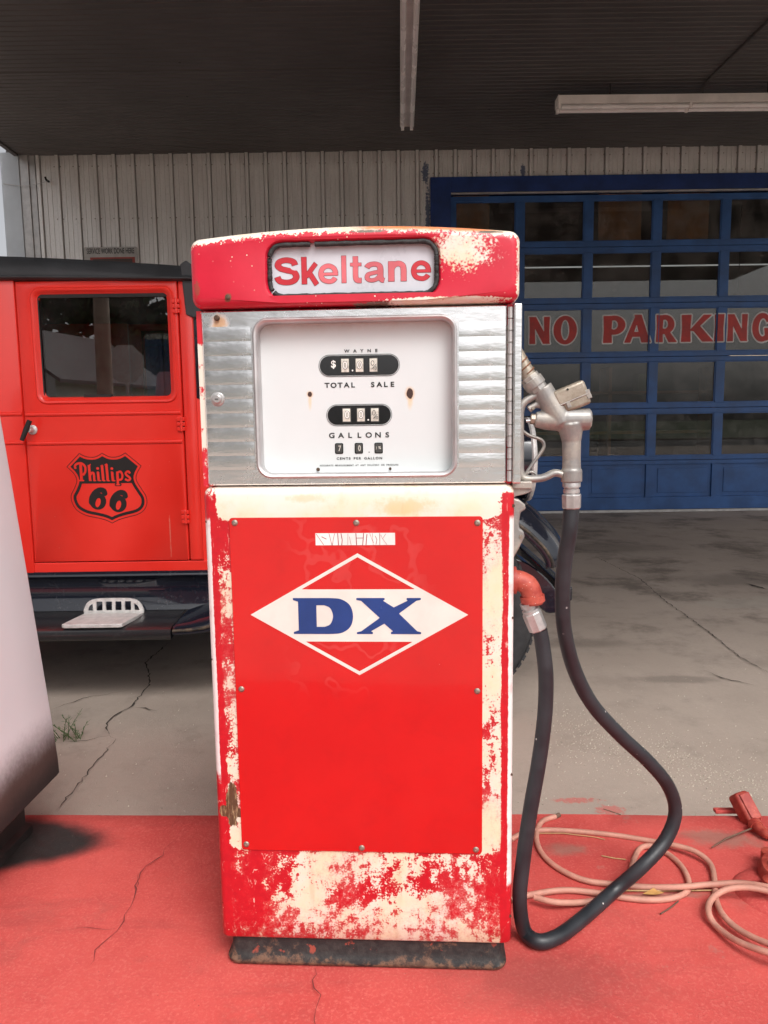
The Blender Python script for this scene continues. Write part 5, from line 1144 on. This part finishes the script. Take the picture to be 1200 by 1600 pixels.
# loose bits
def bits(name, mat, pts, r, label, cat, group=None):
    o = tag(MB().tube([p for p in pts], r, 6).build(name, mat, smooth=60), label, cat, group); return o
bits('twig', MT['twig'], [gz(1112, 1324, .106), gz(1135, 1310, .108), gz(1160, 1300, .110), gz(1180, 1292, .112)], [.0014, .0020, .0022, .0024], 'dry brown twig lying by the conduit fitting', 'twig')
bits('twig', MT['twig'], [gz(943, 1264, .104), gz(955, 1268, .104), gz(970, 1273, .103)], .0016, 'short dark twig at the island edge behind the hose', 'twig')
bits('twig', MT['twig'], [gz(1032, 1428, .104), gz(1048, 1418, .105), gz(1060, 1408, .105)], .0016, 'thin dark twig below the coiled air hose', 'twig')
bits('straw', MT['straw'], [gz(830, 1302, .105), gz(880, 1302, .106), gz(930, 1308, .105), gz(945, 1312, .104)], .0013, 'long dry straw along the upper loop of air hose', 'straw')
bits('straw', MT['straw'], [gz(940, 1391, .106), gz(1020, 1392, .106), gz(1112, 1391, .106)], .0018, 'long dry straw beside the straight run of air hose', 'straw')
bits('straw', MT['straw'], [gz(940, 1337, .105), gz(960, 1341, .105), gz(978, 1343, .104)], .0014, 'short pale straw inside the air hose coil', 'straw')
lf = MB(); c_ = gz(1022, 1397, .106); lf.add([c_+Vector(v) for v in ((-.026, .0, .001), (-.008, .008, .004), (.004, .014, .006), (.010, .006, .003), (.024, .002, .002), (.006, -.006, .003), (-.006, -.005, .002))], [(0, 1, 6), (1, 2, 3, 6), (3, 4, 5, 6)])
tag(lf.build('dry_leaf', MT['leafdry']), 'curled orange dry leaf beside the air hose', 'leaf')
wd_ = gz(108, 1156, 0); wb = MB(); rnd = random.Random(4); lfm = MB()
for k in range(16):
    a = rnd.uniform(-1, 1); L_ = rnd.uniform(.05, .15) if k else .20; base = Vector((rnd.uniform(-.06, .05), rnd.uniform(-.02, .02), 0)); tip = base + Vector((a*.6*L_ - .02, rnd.uniform(-.3, .3)*L_, L_*.8))
    wb.tube([base, base.lerp(tip, .5)+Vector((0, 0, .006)), tip], [.0014, .0011, .0006], 5)
    for j in range(10):
        p = base.lerp(tip, .15+.085*j); d = Vector((rnd.uniform(-1, 1), rnd.uniform(-1, 1), rnd.uniform(0, .9))).normalized()*rnd.uniform(.010, .020); s_ = d.cross(Vector((0, 0, 1))).normalized()*.0022
        lfm.add([p, p+d*.5+s_, p+d, p+d*.5-s_], [(0, 1, 2, 3)])
wdo = empty('weed', wd_); tag(wdo, 'small green weed growing from the concrete crack', 'plant')
wb.build('stem', MT['weed'], wdo); lfm.build('leaves', MT['weed'], wdo)
# grit on the concrete
gr = MB(); rnd = random.Random(9)
for k in range(2600):
    if rnd.random() < .7:
        t = rnd.random(); x = 870 + 330*t + rnd.gauss(0, 22); y = 1130 + 110*t + rnd.gauss(0, 26)
    else: x = rnd.uniform(60, 1250); y = rnd.uniform(1010, 1268)
    p = gz(x, y, 0); s_ = rnd.uniform(.0010, .0030)
    if p.y < 2.0 or p.y > 3.6: continue
    gr.add([(p.x-s_, p.y, 0), (p.x, p.y-s_, 0), (p.x+s_, p.y+s_*.4, 0), (p.x, p.y+s_, 0), (p.x+s_*.2, p.y, s_*1.2)], [(0, 1, 4), (1, 2, 4), (2, 3, 4), (3, 0, 4)])
tag(gr.build('grit', plain('pale_grit', (.42, .37, .30), .9, 0, .6, 90)), 'loose pale grit scattered on the concrete', 'grit', kind='stuff')

# ================================================================== what stands behind the photographer (seen in the glass and metal)
def tree(x, y, h, cr, label, seed):
    rnd = random.Random(seed); t = empty('street_tree', (x, y, 0)); tag(t, label, 'tree', 'trees across the street')
    tr = MB().tube(spline([(0, 0, -.1), (.1, 0, h*.25), (-.05, .1, h*.45), (.1, 0, h*.75)], 5), [.28-.013*k for k in range(16)], 8)
    cl = []
    for k in range(9):
        a = rnd.uniform(0, 6.28); e = rnd.uniform(.45, 1); p = Vector((math.cos(a)*cr*e*.8, math.sin(a)*cr*e*.8, h*rnd.uniform(.38, .92))); cl.append(p); tr.tube([(0, 0, h*.35), p*.5+Vector((0, 0, h*.22)), p], [.12, .07, .03], 6)
    tr.build('trunk', MT['bark'], t, smooth=60); lm = MB()
    for p in cl + [Vector((0, 0, h*.85)), Vector((0, 0, h*.6))]:
        for k in range(420):
            d = Vector((rnd.gauss(0, 1), rnd.gauss(0, 1), rnd.gauss(0, .8))); d = d.normalized()*(rnd.random()**.4)*cr*.52; c = p+d; s_ = rnd.uniform(.22, .45)
            u = Vector((rnd.uniform(-1, 1), rnd.uniform(-1, 1), rnd.uniform(-1, 1))).normalized(); v = u.orthogonal().normalized()
            lm.add([c-u*s_, c+v*s_*.6, c+u*s_, c-v*s_*.6], [(0, 1, 2, 3)])
    lm.build('crown', MT['hedge'], t)
for i, (x, y, h, cr, nm) in enumerate(((-27, -36, 13, 5, 'broad'), (-20, -35, 12, 4.5, 'low'), (-15.5, -38, 13, 4.5, 'tall'))):
    tree(x, y, h, cr, '%s leafy tree across the street, mirrored in the truck window' % nm, 20+i)
hs = empty('white_house', (-14.5, -27, 0), R(12)); tag(hs, 'white gabled house across the street mirrored in truck window', 'house')
hw = MB().box(-3, 3, -4, 4, 0, 3.0); hw.prism([(-3, 3), (3, 3), (0, 5.0)], lambda a, b: (a, -4, b), lambda a, b: (a, 4, b)); hw.build('wall', MT['house'], hs)
for s_ in (-1, 1): MB().prism([(0, 5.05), (s_*3.5, 2.72), (s_*3.5, 2.86), (0, 5.2)], lambda a, b: (a, -4.4, b), lambda a, b: (a, 4.4, b)).build('roof', MT['roof'], hs)
for xx in (-1.8, 1.0): 
    wf = MB().box(xx-.06, xx+.96, 4.0, 4.06, .94, 2.36).build('window', MT['house'], hs); MB().box(xx, xx+.9, 4.05, 4.075, 1.0, 2.3).build('pane', MT['counter'], wf)
MB().box(-.45, .45, 4.0, 4.05, 0, 2.05).build('door', MT['roof'], hs)
up_ = empty('utility_pole', (-4.75, -6.6, 0)); tag(up_, 'weathered wooden utility pole mirrored in the truck window', 'pole')
MB().tube([(0, 0, -.2), (.05, 0, 4), (.12, 0, 9)], [.14, .125, .10], 14).build('shaft', MT['pole'], up_, smooth=60); MB().box(-1.1, 1.3, -.06, .06, 8.2, 8.32).build('crossarm', MT['pole'], up_)
ss = empty('stop_sign', (-5.15, -9.0, 0)); tag(ss, 'octagonal road sign on a post mirrored in the truck window', 'sign')
MB().cyl((0, 0, 0), (0, 0, 2.5), .03, 8).build('post', MT['galv'], ss); oct_ = [(.40*math.cos(R(22.5+45*k)), 2.35+.40*math.sin(R(22.5+45*k))) for k in range(8)]
MB().prism(oct_, lambda a, b: (a, .035, b), lambda a, b: (a, .04, b)).build('plate', MT['galv'], ss)
